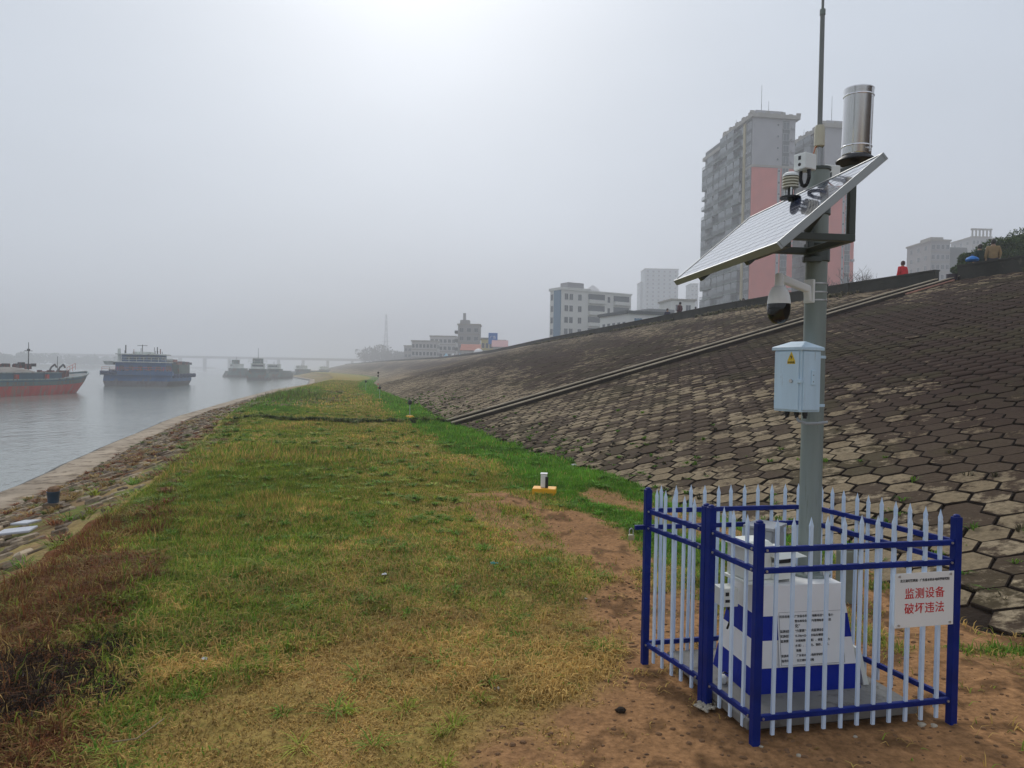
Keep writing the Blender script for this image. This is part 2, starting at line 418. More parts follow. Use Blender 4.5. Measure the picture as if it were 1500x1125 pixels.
col = cmix(col, (.34, .25, .10), sst(fbm(P[..., 0], P[..., 1], .7, 3, 80), .5, .62) * .8)
rb = link('revetment_slope', np_mesh('revetment', P.reshape(-1, 3), grid_faces(len(yr), 26), attr_mat('revetment_soil', .95, noise=.4, nscale=14, bump=.02, bscale=20), col.reshape(-1, 3), smooth=True))
tag(rb, kind='structure')
def stone_mat():
    m, n, l, b = nmat('revetment_stone')
    gg = n.new('ShaderNodeNewGeometry'); oi = n.new('ShaderNodeObjectInfo')
    ad = n.new('ShaderNodeMath'); l.new(gg.outputs['Random Per Island'], ad.inputs[0]); l.new(oi.outputs['Random'], ad.inputs[1])
    fr = n.new('ShaderNodeMath'); fr.operation = 'FRACT'; l.new(ad.outputs[0], fr.inputs[0])
    r = n.new('ShaderNodeValToRGB'); e = r.color_ramp.elements
    e[0].color = (.15, .105, .065, 1); e[1].color = (.50, .40, .27, 1); e.new(.5).color = (.27, .205, .135, 1)
    l.new(fr.outputs[0], r.inputs[0])
    no = n.new('ShaderNodeTexNoise'); no.inputs['Scale'].default_value = 7; no.inputs['Detail'].default_value = 7; l.new(gg.outputs['Position'], no.inputs['Vector'])
    mr = n.new('ShaderNodeMapRange'); mr.inputs[1].default_value = .3; mr.inputs[2].default_value = .65; mr.inputs[3].default_value = .45; mr.inputs[4].default_value = 1.15
    l.new(no.outputs[0], mr.inputs[0]); s = n.new('ShaderNodeVectorMath'); s.operation = 'SCALE'; l.new(r.outputs[0], s.inputs[0]); l.new(mr.outputs[0], s.inputs['Scale'])
    l.new(s.outputs[0], b.inputs['Base Color']); b.inputs['Roughness'].default_value = .9
    bb = n.new('ShaderNodeBump'); bb.inputs['Distance'].default_value = .02; l.new(no.outputs[0], bb.inputs['Height']); l.new(bb.outputs[0], b.inputs['Normal'])
    return m
m_stone = stone_mat()
def stone_variant(k):
    r = random.Random(k); n = r.choice((5, 6, 6, 7)); vs = []
    an = sorted((i + r.uniform(-.3, .3)) / n * 2 * PI for i in range(n))
    rad = [r.uniform(.8, 1.1) for _ in an]
    for f, z in ((1.0, -.5), (1.0, .25), (.8, .5)):
        for a, q in zip(an, rad): vs.append((math.cos(a) * q * f * .5, math.sin(a) * q * f * .5, z + (r.uniform(-.12, .12) if z > 0 else 0)))
    fs = [tuple(range(2 * n, 3 * n))]
    for k2 in (0, 1):
        for i in range(n): j = (i + 1) % n; fs.append((k2 * n + i, k2 * n + j, (k2 + 1) * n + j, (k2 + 1) * n + i))
    return vs, fs
SV = [stone_variant(k) for k in range(10)]
stones = []
y = -6.
while y < 95:
    st = .36 if y < 35 else .5
    for k in range(16):
        if random.random() < .30: continue
        yy = y + random.uniform(-.16, .16); v = (k + .5 + random.uniform(-.3, .3)) / 16
        if v > .82 and random.random() < .5: continue
        stones.append((yy, v, random.uniform(.30, .62) * (1 if y < 35 else 1.3), random.uniform(.18, .32), random.uniform(.06, .10), random.uniform(-.45, .45) + 1.75, random.randrange(10)))
    y += st
SP = np.array([rev(np.float64(a[0]), np.float64(a[1])) for a in stones])
sx, sy, sdp = proj(SP)
score = np.where((sdp > 0) & (sx > -10) & (sx < 1500) & (sy < 1140), 1 / np.maximum(sdp, .1), 0)
near = set(np.argsort(-score)[:290].tolist())
smesh = []
for vs, fs in SV:
    b_ = MB().add(vs, fs); smesh.append(b_.mesh('stone', m_stone))
stuff = MB()
tiltm = Matrix.Rotation(-.34, 3, 'Y')
for i, (yy, v, sa, sb, sc, rz, k) in enumerate(stones):
    R = (tiltm @ Matrix.Rotation(rz, 3, 'Z') @ Matrix.Rotation(random.uniform(-.1, .1), 3, 'X')).to_4x4()
    p = Vector(SP[i]) + Vector((0, 0, -.035 + random.uniform(0, .03)))
    T = Matrix.Translation(p) @ R @ Matrix.Diagonal((sa, sb, sc, 1))
    if i in near:
        o = link('stone', smesh[k], rb); o.matrix_world = T
    else:
        vs, fs = SV[k]; stuff.add([T @ Vector(q) for q in vs], fs)
o = stuff.build('loose_stones', m_stone, rb); o['kind'] = 'stuff'

# ------------------------------------------------------------------ LEVEE with hexagonal paving blocks
def paving_mat(name, blocks=True):
    m, n, l, b = nmat(name)
    gg = n.new('ShaderNodeNewGeometry'); pos = gg.outputs['Position']
    def noise(sc, det=4, rgh=.5, st=None):
        no = n.new('ShaderNodeTexNoise'); no.inputs['Scale'].default_value = sc; no.inputs['Detail'].default_value = det; no.inputs['Roughness'].default_value = rgh
        src = pos
        if st:
            mpp = n.new('ShaderNodeMapping'); mpp.inputs['Scale'].default_value = st; mpp.inputs['Rotation'].default_value = (0, 0, -.27)
            l.new(pos, mpp.inputs[0]); src = mpp.outputs[0]
        l.new(src, no.inputs['Vector']); return no.outputs[0]
    def mr(x, a, c, lo=0., hi=1.):
        q = n.new('ShaderNodeMapRange'); q.inputs[1].default_value = a; q.inputs[2].default_value = c; q.inputs[3].default_value = lo; q.inputs[4].default_value = hi
        q.interpolation_type = 'SMOOTHSTEP'; l.new(x, q.inputs[0]); return q.outputs[0]
    def mth(op, a, c=None):
        q = n.new('ShaderNodeMath'); q.operation = op
        for k, x in enumerate((a, c)):
            if x is None: continue
            if isinstance(x, (int, float)): q.inputs[k].default_value = x
            else: l.new(x, q.inputs[k])
        return q.outputs[0]
    # per-block tone
    if blocks:
        oi = n.new('ShaderNodeObjectInfo')
        rnd = mth('FRACT', mth('ADD', gg.outputs['Random Per Island'], oi.outputs['Random']))
    else:
        vo = n.new('ShaderNodeTexVoronoi'); vo.inputs['Scale'].default_value = 2.2; vo.inputs['Randomness'].default_value = .4; l.new(pos, vo.inputs['Vector'])
        sx_ = n.new('ShaderNodeSeparateColor'); l.new(vo.outputs['Color'], sx_.inputs[0]); rnd = sx_.outputs[0]
    r = n.new('ShaderNodeValToRGB'); e = r.color_ramp.elements
    e[0].color = (.22, .17, .105, 1); e[1].color = (.42, .34, .225, 1)
    l.new(rnd, r.inputs[0])
    fine = mr(noise(18, 8, .7), .3, .7, .72, 1.18)
    s = n.new('ShaderNodeVectorMath'); s.operation = 'SCALE'; l.new(r.outputs[0], s.inputs[0]); l.new(fine, s.inputs['Scale'])
    # moss and soot: denser in the middle of the slope, in bands along it
    sep = n.new('ShaderNodeSeparateXYZ'); l.new(pos, sep.inputs[0])
    band = n.new('ShaderNodeValToRGB'); be = band.color_ramp.elements; band.color_ramp.interpolation = 'EASE'
    be[0].position = 0; be[0].color = (.44,) * 3 + (1,)
    be[1].position = 1; be[1].color = (.50,) * 3 + (1,)
    for p_, v_ in ((.12, .45), (.24, .56), (.44, .69), (.66, .66), (.80, .58), (.92, .47)): be.new(p_).color = (v_, v_, v_, 1)
    l.new(mth('DIVIDE', sep.outputs[2], ZC), band.inputs[0])
    big = noise(.16, 3, .5, (1.6, .45, 1.6)); mid = noise(1.4, 6, .65); pat = noise(5.5, 8, .72)
    tot = mth('ADD', mth('ADD', mth('MULTIPLY', big, 1.0), mth('MULTIPLY', mid, .45)), mth('MULTIPLY', pat, 1.15))
    tot = mth('ADD', tot, mth('MULTIPLY', rnd, .42))
    tot = mth('ADD', tot, mth('SUBTRACT', band.outputs[0], .635))
    tot = mth('SUBTRACT', tot, mr(sep.outputs[1], 20, 60, 0., .07))
    fac = mth('MULTIPLY', mr(tot, 1.20, 1.40, 0., 1.), mr(sep.outputs[2], .6, 1.8, .86, .97))
    dk = n.new('ShaderNodeMixRGB'); dk.inputs[1].default_value = (.030, .016, .012, 1); dk.inputs[2].default_value = (.032, .024, .010, 1)
    l.new(mr(noise(.5, 3), .48, .6), dk.inputs[0])
    x = n.new('ShaderNodeMixRGB'); l.new(fac, x.inputs[0]); l.new(s.outputs[0], x.inputs[1]); l.new(dk.outputs[0], x.inputs[2])
    out = x.outputs[0]
    l.new(out, b.inputs['Base Color']); b.inputs['Roughness'].default_value = .95; b.inputs['Specular IOR Level'].default_value = .06
    bb = n.new('ShaderNodeBump'); bb.inputs['Distance'].default_value = .012; l.new(noise(22, 6, .6), bb.inputs['Height']); l.new(bb.outputs[0], b.inputs['Normal'])
    return m
m_pave = paving_mat('hex_block_concrete'); m_pave_far = paving_mat('paving_far', False)
m_joint = mat('joint_moss', (.028, .019, .013), .95, var=.35, scale=2, col2=(.036, .034, .012), c2=.6, bump=.02, bscale=18, world=True)
S_END = 96.
sb1 = np.arange(0, S_END + .1, .8); sb1 = np.sort(np.r_[sb1[np.abs(sb1 - S0) > .5], S0 - .45, S0 + .45]); sb2 = np.arange(S_END, s_[-1] - 2, 6.)
bb_ = np.r_[np.linspace(-.6, LB, 24)]
Sg, Bg = np.meshgrid(sb1, bb_, indexing='ij'); P1 = lev(Sg, Bg, np.full(Sg.shape, -.028))
ks_ = int(np.searchsorted(sb1, S0 - .45)); fl_ = grid_faces(len(sb1), 24)[:, ::-1]; fl_ = np.delete(fl_, np.arange(ks_ * 23, ks_ * 23 + 23), axis=0)
levee = link('levee_slope', np_mesh('levee', P1.reshape(-1, 3), fl_, m_joint)); tag(levee, kind='structure')
Sg, Bg = np.meshgrid(sb2, bb_, indexing='ij'); P2 = lev(Sg, Bg)
link('far_paving', np_mesh('far_paving', P2.reshape(-1, 3), grid_faces(len(sb2), 24)[:, ::-1], m_pave_far), levee)
R_ = .2136
def hexv(seed):
    r = random.Random(seed); vs = []
    cor = [(R_ * math.cos(i * PI / 3) * r.uniform(.935, .985), R_ * math.sin(i * PI / 3) * r.uniform(.935, .985)) for i in range(6)]
    for f, z in ((.99, -.03), (1., .004), (.95, .012)):
        for cx, cy in cor: vs.append((cx * f, cy * f, z + r.uniform(-.002, .002)))
    fs = [tuple(range(12, 18))]
    for k2 in (0, 1):
        for i in range(6): j = (i + 1) % 6; fs.append((k2 * 6 + i, k2 * 6 + j, k2 * 6 + 6 + j, k2 * 6 + 6 + i))
    return np.array(vs), fs
HV = [hexv(k) for k in range(8)]
hs_, hb_ = [], []
i = 0
while i * 1.5 * R_ < S_END:
    s0 = i * 1.5 * R_; j = 0
    while True:
        b0 = .12 + j * .37 + (i % 2) * .185
        if b0 > LB - .15: break
        if not (abs(s0 - S0) < .66): hs_.append(s0); hb_.append(b0)
        j += 1
    i += 1
hs_, hb_ = np.array(hs_), np.array(hb_)
HP = lev(hs_, hb_); T3, U3, N3 = lev_frame(hs_)
px_, py_, dp_ = proj(HP)
sc_ = np.where((dp_ > .5) & (px_ > -10) & (px_ < 1515) & (py_ < 1120) & (py_ > 0), 1 / np.linalg.norm(HP - np.array([0, 0, HCAM]), axis=1), 0)
ok = sc_ > 0
near_i = np.argsort(-sc_)[:298]; isn = np.zeros(len(hs_), bool); isn[near_i] = True
hm = []
for vs, fs in HV:
    hb2 = MB().add(vs.tolist(), fs[:1]); hb2.f += fs[1:]; hb2.m += [1] * (len(fs) - 1); hm.append(hb2.mesh('paving_block', [m_pave, m_joint]))
var_ = rng.integers(0, 8, len(hs_)); rise = rng.normal(0, .004, len(hs_)); tx = rng.normal(0, .010, len(hs_)); ty = rng.normal(0, .010, len(hs_))
rise[rng.random(len(hs_)) < .05] -= .018
NN = N3 + T3 * tx[:, None] + U3 * ty[:, None]; NN /= np.linalg.norm(NN, axis=1, keepdims=True)
TT = T3 - NN * np.sum(T3 * NN, 1, keepdims=True); TT /= np.linalg.norm(TT, axis=1, keepdims=True)
UU = np.cross(NN, TT)
HPn = HP + N3 * rise[:, None]
for i in near_i:
    o = link('paving_block', hm[var_[i]], levee)
    o.matrix_world = Matrix([[TT[i, 0], UU[i, 0], NN[i, 0], HPn[i, 0]], [TT[i, 1], UU[i, 1], NN[i, 1], HPn[i, 1]], [TT[i, 2], UU[i, 2], NN[i, 2], HPn[i, 2]], [0, 0, 0, 1]])
vb, fb4, mi4 = [], [], []
base = 0
for k in range(8):
    idx = np.where((var_ == k) & ~isn)[0]
    L = HV[k][0]
    P = HPn[idx][:, None] + TT[idx][:, None] * L[None, :, :1] + UU[idx][:, None] * L[None, :, 1:2] + NN[idx][:, None] * L[None, :, 2:]
    vb.append(P.reshape(-1, 3)); offs = base + np.arange(len(idx)) * 18
    for f in HV[k][1]:
        if len(f) == 6:
            f = np.array(f); fb4 += [offs[:, None] + f[[0, 1, 2, 3]], offs[:, None] + f[[0, 3, 4, 5]]]; mi4 += [np.zeros(2 * len(offs))]
        else: fb4.append(offs[:, None] + np.array(f)); mi4.append(np.ones(len(offs)))
    base += len(idx) * 18
o = link('paving_blocks_beyond', np_mesh('paving_blocks', np.concatenate(vb), np.concatenate(fb4), [m_pave, m_joint], mi=np.concatenate(mi4)), levee); o['kind'] = 'stuff'

# crest road and land behind
m_road = mat('crest_road', (.2, .19, .17), .9, var=.2, scale=.6, world=True)
m_land = mat('town_ground', (.13, .13, .10), .95, var=.3, scale=.05, world=True)
sr = np.arange(0, s_[-1] - 2, 3.)
c0 = crest(sr); dr = np.stack([np.ones_like(sr) * .96, np.ones_like(sr) * .27], -1)
rows = [(0, ZC), (.3, ZC + .0), (8, ZC), (10, ZC - .5), (13, 4.6)]
V = np.stack([np.concatenate([c0 + dr * d, np.full((len(sr), 1), z)], -1) for d, z in rows], 1).reshape(-1, 3)
tag(link('crest_road', np_mesh('crest_road', V, grid_faces(len(sr), 5)[:, ::-1], [m_road])), kind='structure')
V = np.stack([np.concatenate([c0 + dr * d, np.full((len(sr), 1), z)], -1) for d, z in ((12.5, 4.62), (1300, 4.5))], 1).reshape(-1, 3)
tag(link('town_land', np_mesh('town_land', V, grid_faces(len(sr), 2)[:, ::-1], [m_land])), kind='structure')
# the far bank across the river
V = []; yb = np.linspace(-200, 1500, 40)
for yq in yb:
    x0 = -260 - .22 * yq - 12 * math.sin(yq * .013)
    V += [(x0, yq, ZW - .3), (x0 - 9, yq, .6), (x0 - 900, yq, 2.)]
tag(link('far_riverbank', np_mesh('far_bank', np.array(V), grid_faces(40, 3), mat('far_bank_soil', (.09, .095, .06), .95, var=.3, scale=.1, world=True)), kind='structure'), kind='structure') if False else tag(link('far_riverbank', np_mesh('far_bank', np.array(V), grid_faces(40, 3), mat('far_bank_soil', (.09, .095, .06), .95, var=.3, scale=.1, world=True))), kind='structure')

# ------------------------------------------------------------------ STAIRS up the levee (two kerbs with steps between)
st_t, st_u, st_n = [Vector(q) for q in lev_frame(S0)]
sp0 = Vector(lev(S0, 0.)); LU = (Vector(lev(S0, LB)) - sp0).length
m_kerb = mat('kerb_concrete', (.40, .34, .25), .9, var=.25, scale=1.2, col2=(.07, .055, .04), c2=.58, bump=.008, world=True)
m_step = mat('step_concrete', (.035, .026, .02), .92, var=.3, scale=1.3, col2=(.04, .034, .024), c2=.52, bump=.008, world=True)
stairs = empty('levee_stairs', sp0, 0, 'long straight concrete stairs between two low kerbs running diagonally up the paved levee', 'stairs')
for sgn in (-1, 1):
    k_ = MB(); a_ = st_t * (sgn * .52)
    k_.bar(a_ - st_n * .02 - st_u * .1, a_ - st_n * .02 + st_u * LU, .10, .28, up=st_n); kb_ = k_.build('kerb', m_step, stairs)
    MB().bar(a_ + st_n * .1385 - st_u * .1, a_ + st_n * .1385 + st_u * LU, .15, .035, up=st_n).build('kerb_cap', m_kerb, kb_)
step_me = None
ns = 58; upx = Vector((st_u.x, st_u.y, 0)).normalized(); rz_s = math.atan2(upx.y, upx.x)
run = math.hypot(st_u.x, st_u.y) * LU / ns; rise_s = ZC / ns
step_me = MB().box(0, 0, 0, run * 1.02, .86, rise_s * 2.2).mesh('step', m_step)
for i in range(ns):
    link('step', step_me, stairs, upx * (run * (i + .5)) + Vector((0, 0, rise_s * (i + .5) - rise_s * 1.1 - .20)), (0, 0, rz_s))

# ------------------------------------------------------------------ PARAPET WALL on the crest, with a gap at the stairs
m_wall = mat('parapet_concrete', (.05, .05, .042), .95, var=.35, scale=.9, col2=(.12, .115, .09), c2=.62, bump=.015, bscale=8, world=True)
m_cap = mat('parapet_cap', (.06, .06, .05), .95, var=.3, scale=1.2, world=True)
def parapet(sa, sb, hgt, label):
    root = empty('parapet_wall', Vector(lev(sa, LB)), 0, label, 'wall', 'low concrete parapet walls on the levee crest')
    s = sa; o0 = root.location
    while s < sb - .3:
        L_ = 5. if s < 140 else 20.
        e_ = min(sb, s + L_ - .03)
        a = Vector(lev(s, LB)) - o0; b = Vector(lev(e_, LB)) - o0
        MB().bar(a + Vector((.1, .03, hgt / 2 - .15)), b + Vector((.1, .03, hgt / 2 - .15)), .22, hgt + .3).build('wall_panel', m_wall, root, bevel=.012)
        MB().bar(a + Vector((.1, .03, hgt + .03)), b + Vector((.1, .03, hgt + .03)), .30, .06).build('cap', m_cap, root)
        s += L_
    return root
parapet(1., S0 - .42, .50, 'dark parapet wall on the levee crest to the right of the stair gap')
parapet(S0 + .62, s_[-1] - 8, .46, 'long dark parapet wall on the levee crest running from the stair gap towards the far town')

# ------------------------------------------------------------------ FENCE around the monitoring station
A = Vector((1.19, 3.496, 0)); B = Vector((2.277, 3.744, 0)); Cc = Vector((.837, 4.458, 0)); D = Vector((1.06, 3.912, 0)); Ee = Cc + B - A
m_blue = mat('blue_paint', (.0005, .014, .17), .5, spec=.22, var=.25, scale=6, col2=(.012, .03, .13), c2=.6, bump=.0006, bscale=60)
m_pick = mat('white_blue_paint', (.62, .76, .95), .42, var=.07, scale=5, col2=(.40, .40, .38), c2=.63)
m_bolt = mat('bolt_steel', (.55, .55, .55), .4, .9)
m_conc2 = mat('slab_concrete', (.20, .195, .18), .85, var=.25, scale=3, col2=(.11, .10, .085), c2=.55, bump=.006, bscale=25)
fence = empty('metal_fence', (A + B + Cc + Ee) / 4, 0, 'square fence of dark blue posts and pale pointed pickets around the striped pedestal', 'fence')
fo = fence.location.copy()
post_me = MB().box(0, 0, .505, .040, .040, 1.10).lathe([(.019, 1.055), (.017, 1.063), (.008, 1.068)], 12).mesh('post', m_blue, False)
def add_post(p, rz):
    o = link('post', post_me, fence, p - fo, (0, 0, rz)); b = o.modifiers.new('b', 'BEVEL'); b.width = .005; b.segments = 2; b.limit_method = 'ANGLE'
ang_ab = math.atan2(B.y - A.y, B.x - A.x)
for p in (A, B, Cc, Ee): add_post(p, ang_ab)
dca = (A - Cc).normalized()
add_post(D - dca * .021, math.atan2(dca.y, dca.x)); add_post(D + dca * .022, math.atan2(dca.y, dca.x))
pk = MB()
w, t = .0175, .006
pk.add([(-w / 2, -t, .0), (w / 2, -t, .0), (w / 2, t, .0), (-w / 2, t, .0), (-w / 2, -t, .985), (w / 2, -t, .985), (w / 2, t, .985), (-w / 2, t, .985),
        (-w * .56, -t, 1.0), (w * .56, -t, 1.0), (w * .56, t, 1.0), (-w * .56, t, 1.0), (0, 0, 1.045)],
       [(3, 2, 1, 0), (0, 1, 5, 4), (1, 2, 6, 5), (2, 3, 7, 6), (3, 0, 4, 7), (4, 5, 9, 8), (5, 6, 10, 9), (6, 7, 11, 10), (7, 4, 8, 11), (8, 9, 12), (9, 10, 12), (10, 11, 12), (11, 8, 12)])
pick_me = pk.mesh('picket', m_pick)
bolt_me = MB().tube((0, 0, 0), (0, -.006, 0), .006, n=8).mesh('bolt', m_bolt)
def panel(p, q, n, ext=0.):
    d = (q - p); L = d.length; d.normalize(); rz = math.atan2(d.y, d.x); nn = Vector((d.y, -d.x, 0))
    for z in (.925, .825, .118):
        MB().bar(p + d * (.019 - (ext if z == .825 else 0)) - fo + Vector((0, 0, z)), q - d * .019 - fo + Vector((0, 0, z)), .024, .028).build('rail', m_blue, fence, bevel=.004)
        for e_ in (p + d * .035, q - d * .035):
            link('bolt', bolt_me, fence, e_ - fo + Vector((0, 0, z)) + nn * .0122, (0, 0, rz))
    for i in range(n):
        c = p + d * (L * (i + 1) / (n + 1)) - fo
        link('picket', pick_me, fence, (c.x + random.uniform(-.002, .002), c.y, .032 + random.uniform(-.004, .004)), (random.uniform(-.004, .004), random.uniform(-.006, .006), rz))
panel(A, B, 11); panel(Cc, D - dca * .03, 5); panel(D + dca * .03, A, 3); panel(Cc, Ee, 11, .10); panel(B, Ee, 10)
lp = Cc + Vector((-.1, -.02, .81))
pl = empty('padlock', lp, 0, 'small brass padlock with steel shackle hanging from the latch at the far left fence post', 'padlock')
MB().box(0, 0, -.045, .035, .018, .035).build('lock_body', mat('brass', (.45, .42, .3), .35, .8), pl, bevel=.004)
MB().path([(-.011, 0, -.03), (-.011, 0, .0), (0, 0, .012), (.011, 0, .0), (.011, 0, -.03)], .003).build('shackle', m_bolt, pl)

# concrete slab within the fence
slab = MB()
ax = (B - A).normalized(); bx = Vector((-ax.y, ax.x, 0)); cf = (A + B + Cc + Ee) / 4
sl = empty('concrete_slab', (cf.x, cf.y, 0), ang_ab, 'low grey concrete slab on the soil inside the blue fence', 'slab')
MB().b2(-.50, .47, -.455, .46, .032, .078).build('slab_body', m_conc2, sl, bevel=.008)
MB().b2(-.44, .41, -.38, .40, -.1, .0315).build('shade_footing', mat('undercut_shade', (.06, .05, .04), .95, var=.3, scale=6), sl)  # dark colour stands in for shade in the gap under the slab edge

# ------------------------------------------------------------------ PEDESTAL
pa = Vector((.983, .183, 0)).normalized(); pang = math.atan2(pa.y, pa.x)
ped = empty('striped_pedestal', (1.556, 4.106, .076), pang, 'tapered concrete pedestal painted in broad white and blue bands carrying the monitoring pole', 'pedestal')
m_pw = mat('white_gloss_paint', (.84, .84, .83), .5, var=.06, scale=4, col2=(.52, .50, .46), c2=.66, bump=.002, bscale=30)
m_pb = mat('blue_gloss_paint', (.001, .018, .30), .5, spec=.25, var=.1, scale=4, bump=.002, bscale=30)
PB, PT, PD, PH = (.655, .42), (.47, .30), (-.01, -.02), .564
def pd(z, grow=0.):
    t = z / PH; hw = (PB[0] * (1 - t) + PT[0] * t) / 2 + grow; hd = (PB[1] * (1 - t) + PT[1] * t) / 2 + grow
    cx, cy = PD[0] * t, PD[1] * t
    return [(cx - hw, cy - hd), (cx + hw, cy - hd), (cx + hw, cy + hd), (cx - hw, cy + hd)]
lv = [0, .134, .277, .404, PH]
for k in range(4):
    p0, p1 = pd(lv[k]), pd(lv[k + 1])
    vs = [(x, y, lv[k]) for x, y in p0] + [(x, y, lv[k + 1]) for x, y in p1]
    MB().add(vs, [(3, 2, 1, 0), (4, 5, 6, 7), (0, 1, 5, 4), (1, 2, 6, 5), (2, 3, 7, 6), (3, 0, 4, 7)]).build('blue_band' if k % 2 == 0 else 'white_band', m_pb if k % 2 == 0 else m_pw, ped)
FR = bpy.data.fonts.get('Bfont')
def text(body, width, parent, loc, rot, m, name='lettering', offset=0., align='CENTER', sx=1., space=1., height=None, line=1.):
    cu = bpy.data.curves.new(name, 'FONT'); cu.body = body; cu.align_x = align; cu.align_y = 'CENTER' if align == 'CENTER' else 'TOP_BASELINE'
    cu.size = .05; cu.offset = 0; cu.space_character = space; cu.space_line = line; cu.extrude = .0004; cu.resolution_u = 3
    cu.materials.append(m)
    o = bpy.data.objects.new(name, cu); C.objects.link(o); o.parent = parent; o.location = loc; o.rotation_euler = rot
    bpy.context.view_layer.update()
    k = width / max(o.dimensions.x, 1e-6); cu.size *= k; cu.offset = offset
    bpy.context.view_layer.update()
    me = bpy.data.meshes.new_from_object(o.evaluated_get(bpy.context.evaluated_depsgraph_get()))
    if not me.materials: me.materials.append(m)
    o2 = bpy.data.objects.new(name, me); C.objects.link(o2); o2.parent = parent; o2.location = loc; o2.rotation_euler = rot
    if height: o2.scale[1] = height / max(o.dimensions.y, 1e-6)
    bpy.data.objects.remove(o)
    return o2
m_ink = mat('black_print', (.02, .02, .022), .5, var=.02); m_red = mat('red_print', (.60, .015, .02), .45, var=.04)
m_sign = mat('white_board', (.82, .83, .82), .45, var=.04, scale=3)
# information board on the front face
slope = math.atan2((PB[1] - PT[1]) / 2 + .02, PH)
def front(x, z, out=.004):
    t = z / PH; hd = (PB[1] * (1 - t) + PT[1] * t) / 2
    return (x, PD[1] * t - hd - out, z)
ibr = ib = empty('information_board', ped.matrix_basis @ Vector((0, 0, 0)), 0, 'white printed notice board with small black Chinese text on the front of the striped pedestal', 'notice board')
bpy.context.view_layer.update()
ib.location = ped.matrix_world @ Vector(front(.035, .285)); ib.rotation_euler = (-slope, 0, 0)
ib.rotation_euler = (Matrix.Rotation(pang, 3, 'Z') @ Matrix.Rotation(-slope, 3, 'X')).to_euler()
MB().box(0, -.002, 0, .385, .005, .285).build('board', m_sign, ib, bevel=.001)
fr = MB()
for z in (-.136, .136): fr.box(0, -.0052, z, .37, .0012, .0012)
for x in (-.185, .185): fr.box(x, -.0052, 0, .0012, .0012, .272)
fr.build('printed_border', m_ink, ib)
rows_ = [('项目名称：', '广东省水利科技创新项目“广东省小'), ('', '型水库安全监测与管理标准化示范'), ('', '化”'), ('监测设施：', '“六要素”一杆式监测设备'), ('实施位置：', 'K-706+624 省水站左侧堤上'), ('监测要素：', '水面雨情（雨量）、垂直（静力'), ('', '水准）、土压力、裂缝、倾斜、'), ('', '雨量'), ('实施单位：', '广东省水利水电科学研究院'), ('指导单位：', '北江流域管理局')]
for k, (l_, r_) in enumerate(rows_):
    zz = .113 - k * .0252
    if l_: text(l_, .066, ib, (-.145, -.0062, zz), (PI / 2, 0, 0), m_ink, offset=.0002)
    wd = .0142 * sum(.55 if ord(c) < 255 else 1 for c in r_)
    text(r_, wd, ib, (-.095 + wd / 2, -.0062, zz), (PI / 2, 0, 0), m_ink, offset=.0002)

# instruments on and around the pedestal
m_ivory = mat('ivory_plastic', (.80, .82, .75), .45, var=.05); m_black = mat('black_rubber', (.012, .012, .014), .5, var=.1)
m_grey = mat('grey_enamel', (.36, .38, .40), .4, var=.08)
ins = empty('instrument_box', (1.40, 4.02, .638), pang + .15, 'white instrument case with a hooded vent standing on top of the striped pedestal', 'instrument')
b_ = MB(); b_.b2(-.15, -.0, -.06, .13, .02, .19).add([(-.17, -.08, .19), (.02, -.08, .19), (.02, .15, .19), (-.17, .15, .19), (-.15, -.03, .225), (0, -.03, .225), (0, .1, .225), (-.15, .1, .225)], [(3, 2, 1, 0), (4, 5, 6, 7), (0, 1, 5, 4), (1, 2, 6, 5), (2, 3, 7, 6), (3, 0, 4, 7)])
b_.build('case', m_ivory, ins, bevel=.006)
MB().b2(-.165, .015, -.07, .14, .0, .018).build('base_flange', m_ivory, ins, bevel=.003)
h_ = MB(); h_.b2(.0, .11, -.09, .08, .02, .11).add([(-.01, -.13, .14), (.20, -.11, .14), (.20, .1, .14), (-.01, .1, .14), (0, -.08, .175), (.12, -.07, .175), (.12, .08, .175), (0, .08, .175)], [(3, 2, 1, 0), (4, 5, 6, 7), (0, 1, 5, 4), (1, 2, 6, 5), (2, 3, 7, 6), (3, 0, 4, 7)])
h_.build('vent_hood', m_ivory, ins, bevel=.006)
MB().b2(.012, .10, -.093, -.088, .112, .138).build('vent_slot', m_black, ins)
MB().b2(.118, .128, -.06, .09, -.01, .10).build('side_plate', m_ivory, ins)
jb = empty('junction_box', (1.195, 4.02, .55), pang, 'small ivory junction box with cable gland on the left side of the pedestal', 'junction box')
MB().b2(-.05, .045, -.05, .05, -.05, .05).build('case', m_ivory, jb, bevel=.004)
MB().b2(-.03, -.01, -.052, -.05, .01, .03).b2(-.03, -.005, -.052, -.05, -.025, -.01).build('printed_mark', m_ink, jb)
MB().tube((.02, 0, -.05), (.02, 0, -.08), .012).path([(.02, 0, -.07), (.04, .02, -.14), (.03, .04, -.2)], .006).build('cable_gland', m_black, jb, smooth=True)
ls_ = empty('level_sensor', gz(1058, 1000, .078), pang, 'small white round sensor standing on the slab at the left foot of the pedestal', 'sensor')
MB().lathe([(.018, 0), (.022, .01), (.022, .035), (.012, .045)], 16).build('housing', m_ivory, ls_, smooth=True)
MB().path([(0, 0, .04), (.02, .02, .05), (.05, .04, .03)], .004).build('cable', m_black, ls_, smooth=True)
wb = empty('leaning_panel', (1.955, 4.03, .078), pang, 'narrow off white panel leaning on the right side of the striped pedestal', 'panel')
MB().add([(-.012, -.03, 0), (.02, -.03, 0), (.02, .14, 0), (-.012, .14, 0), (-.055, -.03, .2), (-.035, -.03, .2), (-.035, .14, .2), (-.055, .14, .2)], [(3, 2, 1, 0), (4, 5, 6, 7), (0, 1, 5, 4), (1, 2, 6, 5), (2, 3, 7, 6), (3, 0, 4, 7)]).build('panel_body', m_ivory, wb)
